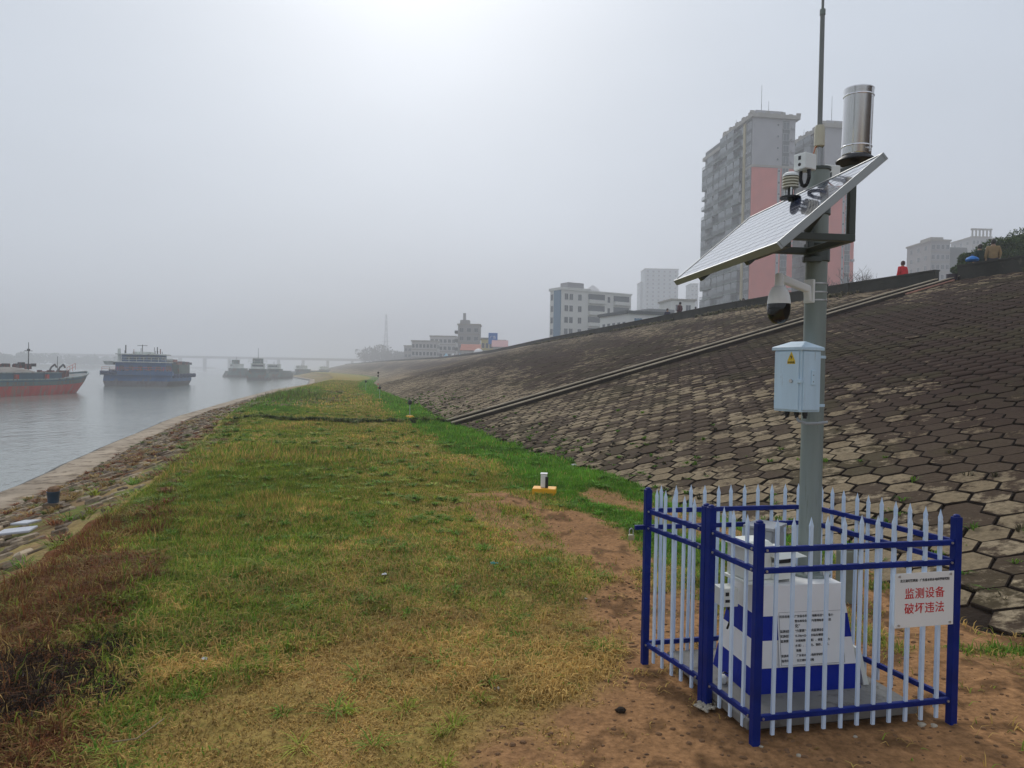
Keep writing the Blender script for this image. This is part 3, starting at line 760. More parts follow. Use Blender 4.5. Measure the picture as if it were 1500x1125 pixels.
gc = empty('battery_cabinet', (1.55, 4.46, .078), PI / 4 + .1, 'plain grey metal cabinet behind the striped pedestal inside the blue fence', 'cabinet')
MB().b2(-.105, .105, -.08, .08, 0, .76).build('body', m_grey, gc, bevel=.006)
MB().b2(-.095, .095, -.085, -.081, .03, .73).build('door', m_grey, gc, bevel=.002)
MB().b2(-.115, .115, -.095, .09, .762, .78).build('lid', m_grey, gc, bevel=.003)
sp_ = empty('marker_post', (2.74, 5.95, 0), .3, 'short square grey green concrete post at the levee foot behind the fence', 'post')
MB().b2(-.07, .07, -.05, .05, -.1, .36).build('shaft', mat('mossy_concrete', (.22, .24, .2), .9, var=.2, scale=6, bump=.004), sp_, bevel=.01)
MB().b2(-.05, .05, -.035, .035, .36, .375).build('cap', m_conc2, sp_, bevel=.004)

# ------------------------------------------------------------------ POLE
PX, PY = 1.70, 4.16
m_pole = mat('pole_paint', (.235, .275, .255), .42, var=.10, scale=3, stretch=(6, 6, .5), col2=(.17, .19, .165), c2=.6, bump=.0006)
m_dgreen = mat('bracket_paint', (.055, .07, .062), .4, var=.1, scale=5)
pole = empty('monitoring_pole', (PX, PY, .64), 0, 'tall grey green steel pole rising from the striped pedestal with instruments strapped to it', 'pole')
MB().lathe([(.060, 0), (.059, 2.27)], 40).build('shaft', m_pole, pole, smooth=True)
MB().lathe([(.115, 0), (.115, .014)], 32).build('flange', m_pole, pole, smooth=True, bevel=.002)
for k in range(6):
    a = k * PI / 3; MB().tube((.095 * math.cos(a), .095 * math.sin(a), .012), (.095 * math.cos(a), .095 * math.sin(a), .035), .009, n=6).build('anchor_bolt', m_bolt, pole)
MB().lathe([(.066, 2.27), (.066, 2.285)], 32).build('cap_plate', m_dgreen, pole, smooth=True)
an = empty('antenna_mast', (PX, PY, 2.925), 0, 'slim grey telescopic antenna mast with a cream coupler rising from the top of the pole', 'antenna')
MB().tube((.0, 0, 0), (.0, 0, .14), .011).tube((.02, 0, 0), (.02, 0, .12), .005).build('stub', mat('galvanised', (.35, .36, .36), .35, .8), an, smooth=True)
MB().lathe([(.022, .12), (.028, .125), (.028, .21), (.024, .238), (.018, .24)], 20).build('coupler', mat('cream_plastic', (.58, .55, .42), .5, var=.08), an, smooth=True)
MB().tube((0, 0, .24), (0, 0, .87), .0135, .0125, 14).build('lower_tube', mat('mast_grey', (.19, .2, .19), .35, .3, var=.06), an, smooth=True)
MB().tube((0, 0, .87), (0, 0, 1.6), .0075, .007, 12).build('upper_tube', bpy.data.materials['mast_grey'], an, smooth=True)
MB().lathe([(.0155, .855), (.0155, .885)], 14).build('collar', m_pole, an, smooth=True)
# wires
MB().path([(-.02, -.01, 0), (-.05, -.03, .05), (-.03, -.02, .11), (-.012, 0, .13)], .0035).build('orange_wire', mat('orange_wire', (.45, .12, .03), .5), an, smooth=True)
# sensor boxes on the pole head
m_box = mat('sensor_white', (.84, .87, .84), .4, var=.05)
def sensor_box(x, y, z, rz, s, label):
    r = empty('sensor_box', (x, y, z), rz, label, 'sensor', 'white sensor boxes on the pole head')
    MB().b2(-s * .5, s * .5, -s * .42, s * .42, 0, s * .95).build('case', m_box, r, bevel=.006)
    MB().tube((-s * .501, -.0, s * .28), (-s * .515, 0, s * .28), s * .1, n=16).b2(-s * .515, -s * .5, -.008, .008, s * .55, s * .78).build('lens', m_ink, r)
    for sg in (-1, 1):
        MB().path([(0, sg * s * .28, 0), (.0, sg * s * .30, -.04), (.0, sg * s * .18, -.075), (0, 0, -.085)], .010, 10).build('cable', m_black, r, smooth=True)
    return r
sensor_box(1.572, 4.03, 2.875, .55, .092, 'white sensor box with dark lens left of the antenna mast above the solar panel')
sensor_box(1.80, 4.26, 2.875, .2, .095, 'white sensor box right of the antenna mast partly hidden by the rain gauge')
arm = MB().bar((PX - .05, PY, 2.86), (1.50, 4.02, 2.80), .03, .03).bar((PX, PY, 2.86), (2.06, 4.46, 2.99), .035, .035)
tr = MB()
rs = empty('weather_shield', (1.492, 4.02, 2.72), 0, 'round weather sensor with stacked cream plates above the upper edge of the solar panel', 'weather sensor')
MB().lathe([(.055, 0), (.055, .008)], 20).build('foot_plate', m_black, rs)
for k in range(4): MB().lathe([(.034, .055 + k * .0155), (.043, .058 + k * .0155), (.041, .066 + k * .0155), (.034, .068 + k * .0155)], 24).build('shield_plate', bpy.data.materials['cream_plastic'], rs, smooth=True)
MB().lathe([(.043, .118), (.040, .130), (.025, .140), (.008, .143)], 24).build('dome', m_box, rs, smooth=True)
for k in range(3):
    a = k * 2.1 + .3; MB().tube((.03 * math.cos(a), .03 * math.sin(a), .005), (.03 * math.cos(a), .03 * math.sin(a), .06), .005).build('spacer', m_box, rs, smooth=True)
MB().lathe([(.014, .005), (.014, .055)], 14).build('core', m_black, rs, smooth=True)
o = MB().bar((PX - .02 - PX, 0, 2.80 - .64), (1.492 - PX, 4.02 - PY, 2.712 - .64), .025, .02).build('sensor_arm', m_dgreen, pole)
o = MB().bar((0, 0, 2.86 - .64), (2.04 - PX, 4.45 - PY, 3.02 - .64), .04, .04).build('gauge_arm', m_dgreen, pole)
# rain gauge
m_chrome = mat('polished_steel', (.82, .82, .83), .2, 1., var=.05, scale=1, stretch=(1, 1, .2))
rg = empty('rain_gauge', (2.04, 4.45, 3.045), 0, 'polished steel cylindrical rain gauge standing at the top right of the pole', 'rain gauge')
rg.rotation_euler = (0, .02, 0); rg.scale = (.9, .9, 1)
MB().lathe([(.122, 0), (.126, .006), (.118, .018), (.085, .04), (.08, .04)], 40).build('base_plate', m_black, rs.__class__ and rg, smooth=True)
MB().lathe([(.090, .04), (.093, .045), (.093, .425), (.096, .43), (.096, .437), (.090, .437), (.088, .43), (.086, .35)], 64, close=False).build('barrel', m_chrome, rg, smooth=True)
for z in (.085, .388): MB().lathe([(.0935, z), (.0965, z + .003), (.0965, z + .007), (.0935, z + .010)], 64, close=False).build('band', m_chrome, rg, smooth=True)
MB().box(.055, -.078, .24, .004, .004, .38, rz=.7).build('seam', m_chrome, rg)
MB().tube((.03, -.09, .065), (.031, -.101, .065), .006, n=10).build('screw', m_bolt, rg)
# CCTV dome camera
m_cw = mat('camera_white', (.85, .87, .87), .3, var=.03)
def gloss(name, col, r):
    m, n, l, b = nmat(name); b.inputs['Base Color'].default_value = (*col, 1); b.inputs['Roughness'].default_value = r; b.inputs['Coat Weight'].default_value = .15; return m
m_dome = gloss('smoked_dome', (.01, .01, .012), .08)
cc = empty('dome_camera', (PX, PY, 2.228), 0, 'white dome security camera with a black lens hanging on an arm left of the pole', 'security camera')
hx, hy = 1.419 - PX, 3.95 - PY
dv = Vector((hx, hy, 0)).normalized()
MB().bar(dv * .063 + Vector((0, 0, -.062)), dv * .063 + Vector((0, 0, .068)), .06, .018, up=dv).build('wall_plate', m_cw, cc, bevel=.003)
a0 = dv * .07 + Vector((0, 0, .015)); a1 = Vector((hx, hy, .062)) - dv * -.0
b_ = MB(); b_.bar(dv * .07 + Vector((0, 0, .012)), Vector((hx, hy, .050)) - dv * .02, .036, .042).bar(dv * .07 + Vector((0, 0, -.055)), dv * .09 + Vector((0, 0, .03)), .04, .03)
b_.build('arm', m_cw, cc, bevel=.010, segs=3)
MB().lathe([(.006, .078), (.018, .075), (.023, .062), (.023, .02), (.026, -.0)], 24, (hx, hy, 0)).build('elbow', m_cw, cc, smooth=True)
MB().lathe([(.030, .005), (.038, -.002), (.047, -.02), (.055, -.045), (.060, -.078), (.060, -.088)], 32, (hx, hy, 0)).build('housing', m_cw, cc, smooth=True)
MB().lathe([(.0605, -.088), (.0605, -.105), (.058, -.14), (.049, -.168), (.034, -.186), (.012, -.194), (.001, -.195)], 32, (hx, hy, 0)).build('smoked_dome', m_dome, cc, smooth=True)
for z in (-.045, .0, .048):
    MB().lathe([(.0602, z - .004), (.0622, z - .003), (.0622, z + .003), (.0602, z + .004)], 32, close=False).build('strap', m_bolt, cc, smooth=True)
    MB().box(.066, .02, z, .014, .018, .014).build('strap_screw', m_black, cc)
# control cabinet
m_cab = mat('cabinet_enamel', (.58, .76, .90), .35, var=.06, scale=5, stretch=(4, 4, .6), col2=(.46, .58, .66), c2=.62)
kc = Vector((1.525, 3.895, 1.565)); lA = Vector((-.46, .884, 0)).normalized(); rA = Vector((.884, .46, 0)).normalized()
cab = empty('control_cabinet', kc, math.atan2(-lA.y, -lA.x), 'pale blue metal control cabinet with a yellow warning triangle strapped to the pole', 'cabinet')
cb_ = math.atan2(-lA.y, -lA.x)
# local x runs towards the near corner; body spans x -wl..0 and y 0..wr
wl, wr, hh = .178, .150, .335
MB().b2(-wl, 0, 0, wr, 0, hh).build('body', m_cab, cab, bevel=.004)
MB().b2(-wl + .006, -.010, -.009, -.0005, .01, hh - .012).build('door', m_cab, cab, bevel=.003)
MB().b2(.0005, .007, .012, wr - .012, .01, hh - .012).build('side_door', m_cab, cab, bevel=.003)
rw = .013
MB().add([(-wl - rw, -rw, hh - .006), (rw, -rw, hh - .006), (rw, wr + rw, hh - .006), (-wl - rw, wr + rw, hh - .006), (-wl - rw, -rw, hh + .012), (rw, -rw, hh + .012), (rw, wr + rw, hh + .012), (-wl - rw, wr + rw, hh + .012), (-wl + .04, wr * .5, hh + .045), (-.04, wr * .5, hh + .045)],
         [(3, 2, 1, 0), (0, 1, 5, 4), (1, 2, 6, 5), (2, 3, 7, 6), (3, 0, 4, 7), (4, 5, 9, 8), (5, 6, 9), (6, 7, 8, 9), (7, 4, 8)]).build('rain_hood', m_cab, cab, bevel=.003)
door_ = cab.children[1]; sdoor_ = cab.children[2]
MB().tube((-.055, -.010, .165), (-.055, -.016, .165), .010, n=14).build('lock', m_bolt, cab)
MB().b2(.0075, .014, wr * .45, wr * .45 + .028, .145, .225).build('handle', m_cab, cab, bevel=.003)
MB().b2(.0145, .0155, wr * .45 + .010, wr * .45 + .014, .16, .165).b2(.0145, .0155, wr * .45 + .010, wr * .45 + .014, .195, .20).build('keyhole', m_ink, cab)
MB().b2(-.012, .012, -.014, .004, .155, .175).build('latch', m_cab, cab, bevel=.002)
m_yel = mat('warning_yellow', (.75, .52, .01), .5, var=.04)
tx0 = -.058
w_ = MB().add([(tx0 - .026, -.0102, .272), (tx0 + .026, -.0102, .272), (tx0, -.0102, .322), (tx0 - .026, -.0092, .272), (tx0 + .026, -.0092, .272), (tx0, -.0092, .322)], [(0, 1, 2), (5, 4, 3), (0, 3, 4, 1), (1, 4, 5, 2), (2, 5, 3, 0)])
w_.b2(tx0 - .026, tx0 + .026, -.0102, -.0092, .256, .271).build('warning_sign', m_yel, cab)
MB().add([(tx0 + .001, -.0112, .308), (tx0 - .008, -.0112, .292), (tx0 + .0, -.0112, .292), (tx0 - .002, -.0112, .277), (tx0 + .009, -.0112, .296), (tx0 + .001, -.0112, .296)], [(0, 1, 2, 5), (5, 2, 3, 4)]).build('lightning_bolt', m_ink, cab)
text('有电危险', .046, cab, (tx0, -.0108, .2635), (PI / 2, 0, 0), m_ink)
for x in (-.14, -.075, -.02):
    MB().lathe([(.014, -.02), (.014, 0)], 12, (x, .06, 0)).lathe([(.010, -.035), (.010, -.02)], 12, (x, .06, 0)).build('cable_gland', m_black, cab, smooth=True)
MB().path([(-.075, .06, -.03), (-.06, .06, -.05), (-.02, .075, -.062), (.03, .10, -.058), (.06, .14, -.05)], .008).build('conduit', m_grey, cab, smooth=True)
for z in (.03, .30):
    MB().lathe([(.0602, -.008), (.0625, -.007), (.0625, .007), (.0602, .008)], 32, close=False).build('strap', m_cab, cab, smooth=True, loc=Matrix.Rotation(-cb_, 3, 'Z') @ Vector((PX - kc.x, PY - kc.y, z)))
for o_ in list(cab.children):
    nmn = o_.name.split('.')[0]
    if nmn in ('lock', 'warning_sign', 'latch', 'lightning_bolt', 'lettering'): o_.parent = door_
    if nmn in ('handle', 'keyhole'): o_.parent = sdoor_
# ------------------------------------------------------------------ SOLAR PANEL
az, ti = math.radians(276.24), math.radians(40.74)
av = Vector((math.cos(az), math.sin(az), 0)); bv = Vector((-math.sin(az), math.cos(az), 0)) * math.cos(ti) + Vector((0, 0, math.sin(ti))); nv = av.cross(bv)
spn = empty('solar_panel', (1.33, 4.0, 2.555), 0, 'tilted framed solar panel with pale sky reflections mounted in front of the pole head', 'solar panel')
spn.matrix_world = Matrix.Translation((1.33, 4.0, 2.555)) @ Matrix((av, bv, nv)).transposed().to_4x4()
PL, PW = 1.401, .652
m_alu = mat('aluminium', (.34, .36, .36), .45, .5, var=.05, scale=8)
def cell_mat():
    m, n, l, b = nmat('solar_cells'); tc = n.new('ShaderNodeTexCoord')
    no = n.new('ShaderNodeTexNoise'); no.inputs['Scale'].default_value = 3; l.new(tc.outputs['Object'], no.inputs['Vector'])
    r = n.new('ShaderNodeValToRGB'); r.color_ramp.elements[0].color = (.03, .045, .10, 1); r.color_ramp.elements[1].color = (.06, .08, .15, 1); l.new(no.outputs[0], r.inputs[0]); l.new(r.outputs[0], b.inputs['Base Color'])
    b.inputs['Roughness'].default_value = .12; b.inputs['Coat Weight'].default_value = 1; b.inputs['Coat Roughness'].default_value = .03; b.inputs['Coat IOR'].default_value = 1.9; b.inputs['IOR'].default_value = 1.7
    return m
m_cell = cell_mat(); m_back = mat('panel_backsheet', (.55, .57, .6), .25, var=.03)
MB().b2(-PL / 2 + .012, PL / 2 - .012, -PW / 2 + .012, PW / 2 - .012, -.010, -.0055).build('backsheet', m_back, spn)
cm = MB().b2(-.0745, .0745, -.0745, .0745, -.0018, .0018).mesh('solar_cell', m_cell)
for i in range(9):
    for j in range(4):
        link('solar_cell', cm, spn, ((i - 4) * .1525, (j - 1.5) * .1525, -.0035))
bb2 = MB()
for j in range(4):
    for q in (-.025, .025): bb2.b2(-PL / 2 + .02, PL / 2 - .02, (j - 1.5) * .1525 + q - .0004, (j - 1.5) * .1525 + q + .0004, -.0016, -.0010)
bb2.build('busbars', mat('busbar_grey', (.16, .18, .22), .4), spn)
fh = .035
for x in (-1, 1): MB().b2(x * PL / 2 - (.012 if x > 0 else 0), x * PL / 2 + (.012 if x < 0 else 0), -PW / 2 + .0125, PW / 2 - .0125, -fh, .002).build('frame_side', m_alu, spn, bevel=.0015)
for y_ in (-1, 1): MB().b2(-PL / 2, PL / 2, y_ * PW / 2 - (.012 if y_ > 0 else 0), y_ * PW / 2 + (.012 if y_ < 0 else 0), -fh, .002).build('frame_edge', m_alu, spn, bevel=.0015)
for x in (-.36, .28): MB().b2(x - .02, x + .02, -PW / 2 + .02, PW / 2 - .02, -fh - .03, -fh + .002).build('back_rail', m_dgreen, spn, bevel=.002)
br = empty('panel_bracket', (PX, PY, 2.45), 0, 'dark green welded steel frame holding the solar panel on the pole', 'bracket')
def bl(x, y, z): return (x - PX, y - PY, z - 2.45)
zb = 2.45
for yb_, nm in ((3.66, 0), (4.06, 1)):
    dx_ = (4.0 - yb_) * .109
    MB().bar(bl(1.25 + dx_, yb_, zb), bl(1.66 + dx_, yb_ + .045, zb), .036, .036, up=(0, 0, 1)).build('lower_arm', m_dgreen, br, bevel=.003)
    MB().bar(bl(1.645 + dx_, yb_ + .045, zb + .018), bl(1.645 + dx_, yb_ + .045, 2.745), .034, .034).build('upright', m_dgreen, br, bevel=.003)
MB().bar(bl(1.68, 3.70, zb - .002), bl(1.625, 4.12, zb - .002), .034, .034).build('cross_bar', m_dgreen, br, bevel=.003)
MB().bar(bl(1.36, 3.68, zb - .037), bl(1.33, 4.10, zb - .037), .034, .034).build('cross_bar', m_dgreen, br, bevel=.003)
MB().bar(bl(1.60, 4.06, zb + .1), bl(1.60, 3.72, 2.68), .03, .03).build('brace', m_dgreen, br, bevel=.003)
MB().bar(bl(1.60, 4.10, zb - .045), bl(1.70, 4.10, zb - .045), .03, .03).build('clamp', m_dgreen, br, bevel=.004)
MB().lathe([(.0605, -.05), (.070, -.048), (.070, .048), (.0605, .05)], 32, close=False).build('collar', m_dgreen, br, smooth=True, loc=(0, 0, 0))
MB().lathe([(.0605, -.05), (.068, -.048), (.068, .048), (.0605, .05)], 32, close=False).build('collar', m_dgreen, br, smooth=True, loc=(0, 0, .26))
# ------------------------------------------------------------------ WARNING SIGN on the fence
dAB = ax; nAB = Vector((ax.y, -ax.x, 0))
sc0 = A + dAB * .912 + nAB * .024 + Vector((0, 0, .650))
sg = empty('warning_sign', sc0, ang_ab, 'white board with red Chinese characters wired to the right front of the blue fence', 'sign')
sg.rotation_euler = (0, -.008, ang_ab)
MB().box(0, 0, 0, .345, .004, .272).build('board', m_sign, sg, bevel=.001)
text('北江流域管理局 · 广东省水利水电科学研究院', .29, sg, (0, -.0028, .098), (PI / 2, 0, 0), m_ink, offset=.0003, height=.0155)
text('监测设备', .232, sg, (0, -.0028, .030), (PI / 2, 0, 0), m_red, offset=.0005, space=1.06)
text('破坏违法', .232, sg, (0, -.0028, -.045), (PI / 2, 0, 0), m_red, offset=.0005, space=1.06)
for x in (-.155, .155):
    for z in (-.122, .122): link('bolt', bolt_me, sg, (x * .97, -.002, z), (0, 0, 0))

for root_ in (sg, ib):
    brd = [o_ for o_ in root_.children if o_.name.startswith('board')][0]
    for o_ in list(root_.children):
        if o_ is not brd: o_.parent = brd
bar_ = [o_ for o_ in rg.children if o_.name.startswith('barrel')][0]
for o_ in list(rg.children):
    if o_.name.split('.')[0] in ('band', 'seam', 'screw'): o_.parent = bar_
# ------------------------------------------------------------------ MARKERS on the grass
m_yb = mat('yellow_block_paint', (.88, .42, .008), .55, var=.1, scale=8, col2=(.45, .2, .02), c2=.68)
def gh(x, y): return float(gheight(np.array(x), np.array(y)))
mx_, my_ = .49, 10.45
mk = empty('distance_marker', (mx_, my_, gh(mx_, my_) - .01), -.12, 'white instrument with a black front plate on a bright yellow block beside the worn path', 'marker')
MB().b2(-.165, .165, -.13, .13, 0, .125).build('yellow_base', m_yb, mk, bevel=.008)
MB().b2(-.055, .03, -.05, .06, .126, .315).build('white_case', m_pw, mk, bevel=.012, segs=3)
MB().b2(.012, .056, -.068, -.052, .128, .285).build('black_plate', m_black, mk, bevel=.008)
MB().b2(-.062, .038, -.055, .065, .316, .328).build('cap', m_pw, mk, bevel=.004)
def lamp(x, y, h, label, base=True, two=False, red=False):
    r = empty('survey_marker', (x, y, gh(x, y) - .02), random.uniform(-1, 1), label, 'marker', 'small black headed survey markers on the grass strip')
    if base: MB().add([(-.17, -.15, 0), (.17, -.15, 0), (.17, .15, 0), (-.17, .15, 0), (-.09, -.08, .11), (.09, -.08, .11), (.09, .08, .11), (-.09, .08, .11)], [(3, 2, 1, 0), (4, 5, 6, 7), (0, 1, 5, 4), (1, 2, 6, 5), (2, 3, 7, 6), (3, 0, 4, 7)]).build('yellow_base', m_yb, r)
    MB().tube((0, 0, 0), (0, 0, h - .05), .014).build('stake', m_grey, r, smooth=True)
    MB().lathe([(.02, h - .10), (.065, h - .08), (.08, h), (.065, h + .05), (.03, h + .08)], 14).build('head', m_black, r, smooth=True)
    if two: MB().lathe([(.02, h - .34), (.06, h - .32), (.075, h - .26), (.05, h - .2)], 14).build('second_head', m_black, r, smooth=True)
    if red:
        for q in (.25, .55): MB().lathe([(.03, q), (.03, q + .12)], 12).build('red_sleeve', m_red, r, smooth=True)
lamp(-3.74, 27.1, .60, 'nearest black headed stake on a yellow base on the grass below the stairs')
lamp(-7.6, 42.4, .75, 'black headed stake on a yellow base further along the levee foot')
lamp(-11.1, 56, .80, 'plain dark stake without yellow base left of the others near the far grass tip', base=False)
lamp(-10.9, 60., 1.55, 'tallest stake with two dark heads and red sleeves at the far levee foot', base=False, two=True, red=True)

# bucket, foam slabs and debris on the revetment
def on_rev(px, py):
    best = None
    for y in np.arange(8, 40, .02):
        q = at(px, py, float(y)); v = (q.x - xW(y) - 1.7) / (xG(y) - .05 - xW(y) - 1.7); z = rev(np.float64(y), np.float64(v))[2]
        if q.z <= z: return Vector((q.x, q.y, z))
BKS = .66
bk = empty('blue_bucket', on_rev(78, 744) + Vector((0, 0, .10)), .3, 'dark blue plastic bucket full of brown soil on the stone edge by the water', 'bucket')
MB().lathe([(.13, 0), (.155, .26), (.165, .27), (.165, .285), (.15, .285)], 24).build('pail', mat('bucket_blue', (.015, .05, .10), .4, var=.2, scale=6, col2=(.1, .14, .16), c2=.62), bk, smooth=True)
MB().lathe([(.149, .27), (.14, .36), (.08, .40), (.01, .41)], 18).build('soil_fill', mat('bucket_soil', (.2, .12, .07), .95, var=.3, scale=15, bump=.01), bk, smooth=True)
MB().b2(-.2, .24, -.2, .2, -.14, -.004).build('support_slab', m_stone, bk, bevel=.02); bk.scale = (.68, .68, .72)
m_foam = mat('white_foam', (.5, .52, .56), .8, var=.08, scale=3)
for (x, y, rz, a, b, l_) in ((24, 788, .2, .44, .30, 'larger dirty white foam slab lying on the stones at the left edge of the frame'), (38, 775, -.25, .32, .26, 'smaller white foam slab lying just behind the larger one on the stones')):
    o = MB().box(0, 0, 0, a, b, .035).build('foam_slab', m_foam, None, bevel=.012); o.location = on_rev(x, y) + Vector((0, 0, .10)); o.rotation_euler = (.03, -.10, rz); tag(o, l_, 'foam slab', 'white foam slabs on the stones')
db = empty('timber_box', (-19.55, 47.3, ZW + .52), .9, 'small brown wooden box lying on the concrete strip beside weeds', 'box')
MB().b2(-.55, .55, -.25, .25, 0, .22).build('box_body', mat('old_timber', (.12, .085, .06), .85, var=.3, scale=5), db, bevel=.01)
MB().b2(-.58, .58, -.27, .27, .221, .25).build('lid', bpy.data.materials['old_timber'], db, bevel=.005)

# ------------------------------------------------------------------ GRASS BLADES
def blades(n_target, ya, yb, hscale, wscale, three=True, seed=1, keep=None):
    r = np.random.default_rng(seed)
    y = np.sqrt(r.uniform(ya ** 2, yb ** 2, n_target)) if ya > 0 else r.uniform(ya, yb, n_target)
    lo = np.maximum(xG(y) - .25, -.80 * y - .6); hi = np.minimum(xF(y) + .12, .80 * y + .6)
    x = lo + (hi - lo) * r.random(n_target)
    k = masks(x, y)
    dens = 1 - k['dirt'] * (1 - .05 * (k['n4'] > .6))
    dens *= .45 + .55 * sst(k['n4'] + (k['n2'] - .5) * .6, .32, .55)
    dens *= 1 - .35 * k['straw'] * (k['n2'] < .5)
    inf = (np.abs((x - cf.x) * ax.x + (y - cf.y) * ax.y) < .5) & (np.abs(-(x - cf.x) * ax.y + (y - cf.y) * ax.x) < .48)
    dens[inf] = 0
    if keep: dens *= keep(x, y, k)
    m = r.random(n_target) < dens
    x, y = x[m], y[m]; k = {a: b[m] for a, b in k.items()}; n = len(x)
    h = r.uniform(.6, 1.35, n) * .042
    h *= 1 + .9 * sst(k['n3'] + (k['n1'] - .5), .5, .7) + k['bright'] * .9 + k['brown'] * .6 + k['dark'] * 2.2 - .35 * k['straw']
    h *= 1 + .8 * sst(-(x + .6), 0, 3) * (y < 16)
    h *= 1 + .7 * (r.random(n) < .06)
    h *= hscale
    wd = r.uniform(.7, 1.3, n) * .0034 * wscale
    # colour
    g = r.random(n)
    c = np.where((g < .62)[:, None], OLIVE[None], GREEN[None]) * 1.0
    c = cmix(c, GREEN * 1.05, sst(k['n1'], .5, .7) * .6)
    st = np.clip(k['straw'] * (1 - .38 * sst(y, 5., 8.5)) + .07, 0, 1)
    c = np.where((r.random(n) < st)[:, None], STRAW[None] * 1.15, c)
    c = np.where((r.random(n) < k['bright'] * .92)[:, None], BRIGHT[None], c)
    c = np.where((r.random(n) < k['dark'] * .8)[:, None], np.array((.12, .16, .03))[None], c)
    bm = r.random(n) < k['brown'] * .93
    c = np.where(bm[:, None], np.where((r.random(n) < .3)[:, None], STRAW[None] * .9, BROWN[None]), c)
    c = np.where((r.random(n) < k['burnt'] * .8)[:, None], BURNT[None] * 1.3, c)
    c = c * (r.uniform(.6, 1.4, n) * (.2 + .9 * k['n2'] + .75 * k['n1']))[:, None]
    th = r.uniform(0, 2 * PI, n); lean = r.uniform(.2, 1.5, n) + .35 * sst(y, 4.6, 7.6) + .5 * k['straw'] * (y < 9)
    dx, dy = np.cos(th), np.sin(th); z0 = gheight(x, y) - .004
    P = np.stack([x, y, z0], -1); D_ = np.stack([dx, dy, 0 * dx], -1); S_ = np.stack([-dy, dx, 0 * dx], -1) * wd[:, None]
    up = np.array([0, 0, 1.])
    if three:
        mid = P + D_ * (h * .35 * np.sin(lean))[:, None] + up * (h * .6 * np.cos(lean * .7))[:, None]
        tip = P + D_ * (h * 1.0 * np.sin(lean))[:, None] + up * (h * .95 * np.cos(lean * .95))[:, None] * .9
        tip[:, 2] = np.maximum(tip[:, 2], z0 + .004)
        V = np.stack([P - S_, P + S_, mid + S_ * .8, mid - S_ * .8, tip], 1).reshape(-1, 3)
        b = np.arange(n) * 5
        F = np.concatenate([np.stack([b, b + 1, b + 2], 1), np.stack([b, b + 2, b + 3], 1), np.stack([b + 3, b + 2, b + 4], 1)])
        cc_ = np.repeat(c, 5, 0)
    else:
        tip = P + D_ * (h * .6 * np.sin(lean))[:, None] + up * (h * np.maximum(.35, np.cos(lean * .8)))[:, None]
        V = np.stack([P - S_, P + S_, tip], 1).reshape(-1, 3); b = np.arange(n) * 3
        F = np.stack([b, b + 1, b + 2], 1); cc_ = np.repeat(c, 3, 0)
    return V, F, cc_
def band(a, b, c, d): return lambda x, y, k: (sst(y, a, b) if a else 1.) * (1 - sst(y, c, d) if c else 1.)
parts = [blades(560000, 2.2, 7.6, 1., 1., True, 11, band(0, 0, 4.6, 7.6)), blades(560000, 4.6, 15., .85, 1.9, False, 12, band(4.6, 7.6, 11, 15)), blades(400000, 11., 38., 1.1, 4.2, False, 13, band(11, 15, 28, 38)), blades(170000, 28., 110., 2.0, 11., False, 14, band(28, 38, 0, 0))]
b0 = 0; Vs, Fs, Cs = [], [], []
for v_, f_, c_ in parts: Vs.append(v_); Fs.append(f_ + b0); Cs.append(c_); b0 += len(v_)
m_grass = attr_mat('grass_blade', rough=.6, translucent=.3)
gr = link('grass', np_mesh('grass', np.concatenate(Vs), np.concatenate(Fs), m_grass, np.concatenate(Cs))); tag(gr, 'short trampled grass, green and straw coloured, covering the strip between river and levee', 'grass', kind='stuff')
# tufts: taller clumps with long curved blades, weeds on the revetment and at the parapet foot
def tufts(spots, seed, nb=26):
    r = np.random.default_rng(seed); V, F, Cc_ = [], [], []; b = 0
    for (x, y, z, h, sp, col) in spots:
        n = nb
        th = r.uniform(0, 2 * PI, n); rr = r.uniform(0, 1, n) * sp * .35
        bx_, by_ = x + np.cos(th) * rr, y + np.sin(th) * rr
        th2 = th + r.normal(0, .6, n); L = h * r.uniform(.5, 1.2, n); out = sp * r.uniform(.3, 1.1, n)
        w = np.maximum(.0025, .0009 * y) * r.uniform(.7, 1.3, n)
        D_ = np.stack([np.cos(th2), np.sin(th2), 0 * th], -1); S_ = np.stack([-np.sin(th2), np.cos(th2), 0 * th], -1) * w[:, None]
        P = np.stack([bx_, by_, np.full(n, z)], -1)
        mid = P + D_ * (out * .45)[:, None] + np.array([0, 0, 1.]) * (L * .75)[:, None]
        tip = P + D_ * (out * 1.15)[:, None] + np.array([0, 0, 1.]) * (L * .8)[:, None]
        V.append(np.stack([P - S_, P + S_, mid + S_ * .8, mid - S_ * .8, tip], 1).reshape(-1, 3))
        q = b + np.arange(n) * 5
        F.append(np.concatenate([np.stack([q, q + 1, q + 2], 1), np.stack([q, q + 2, q + 3], 1), np.stack([q + 3, q + 2, q + 4], 1)]))
        c = np.array(col)[None] * r.uniform(.6, 1.4, n)[:, None]
        Cc_.append(np.repeat(c, 5, 0)); b += n * 5
    return np.concatenate(V), np.concatenate(F), np.concatenate(Cc_)
sp_ = []
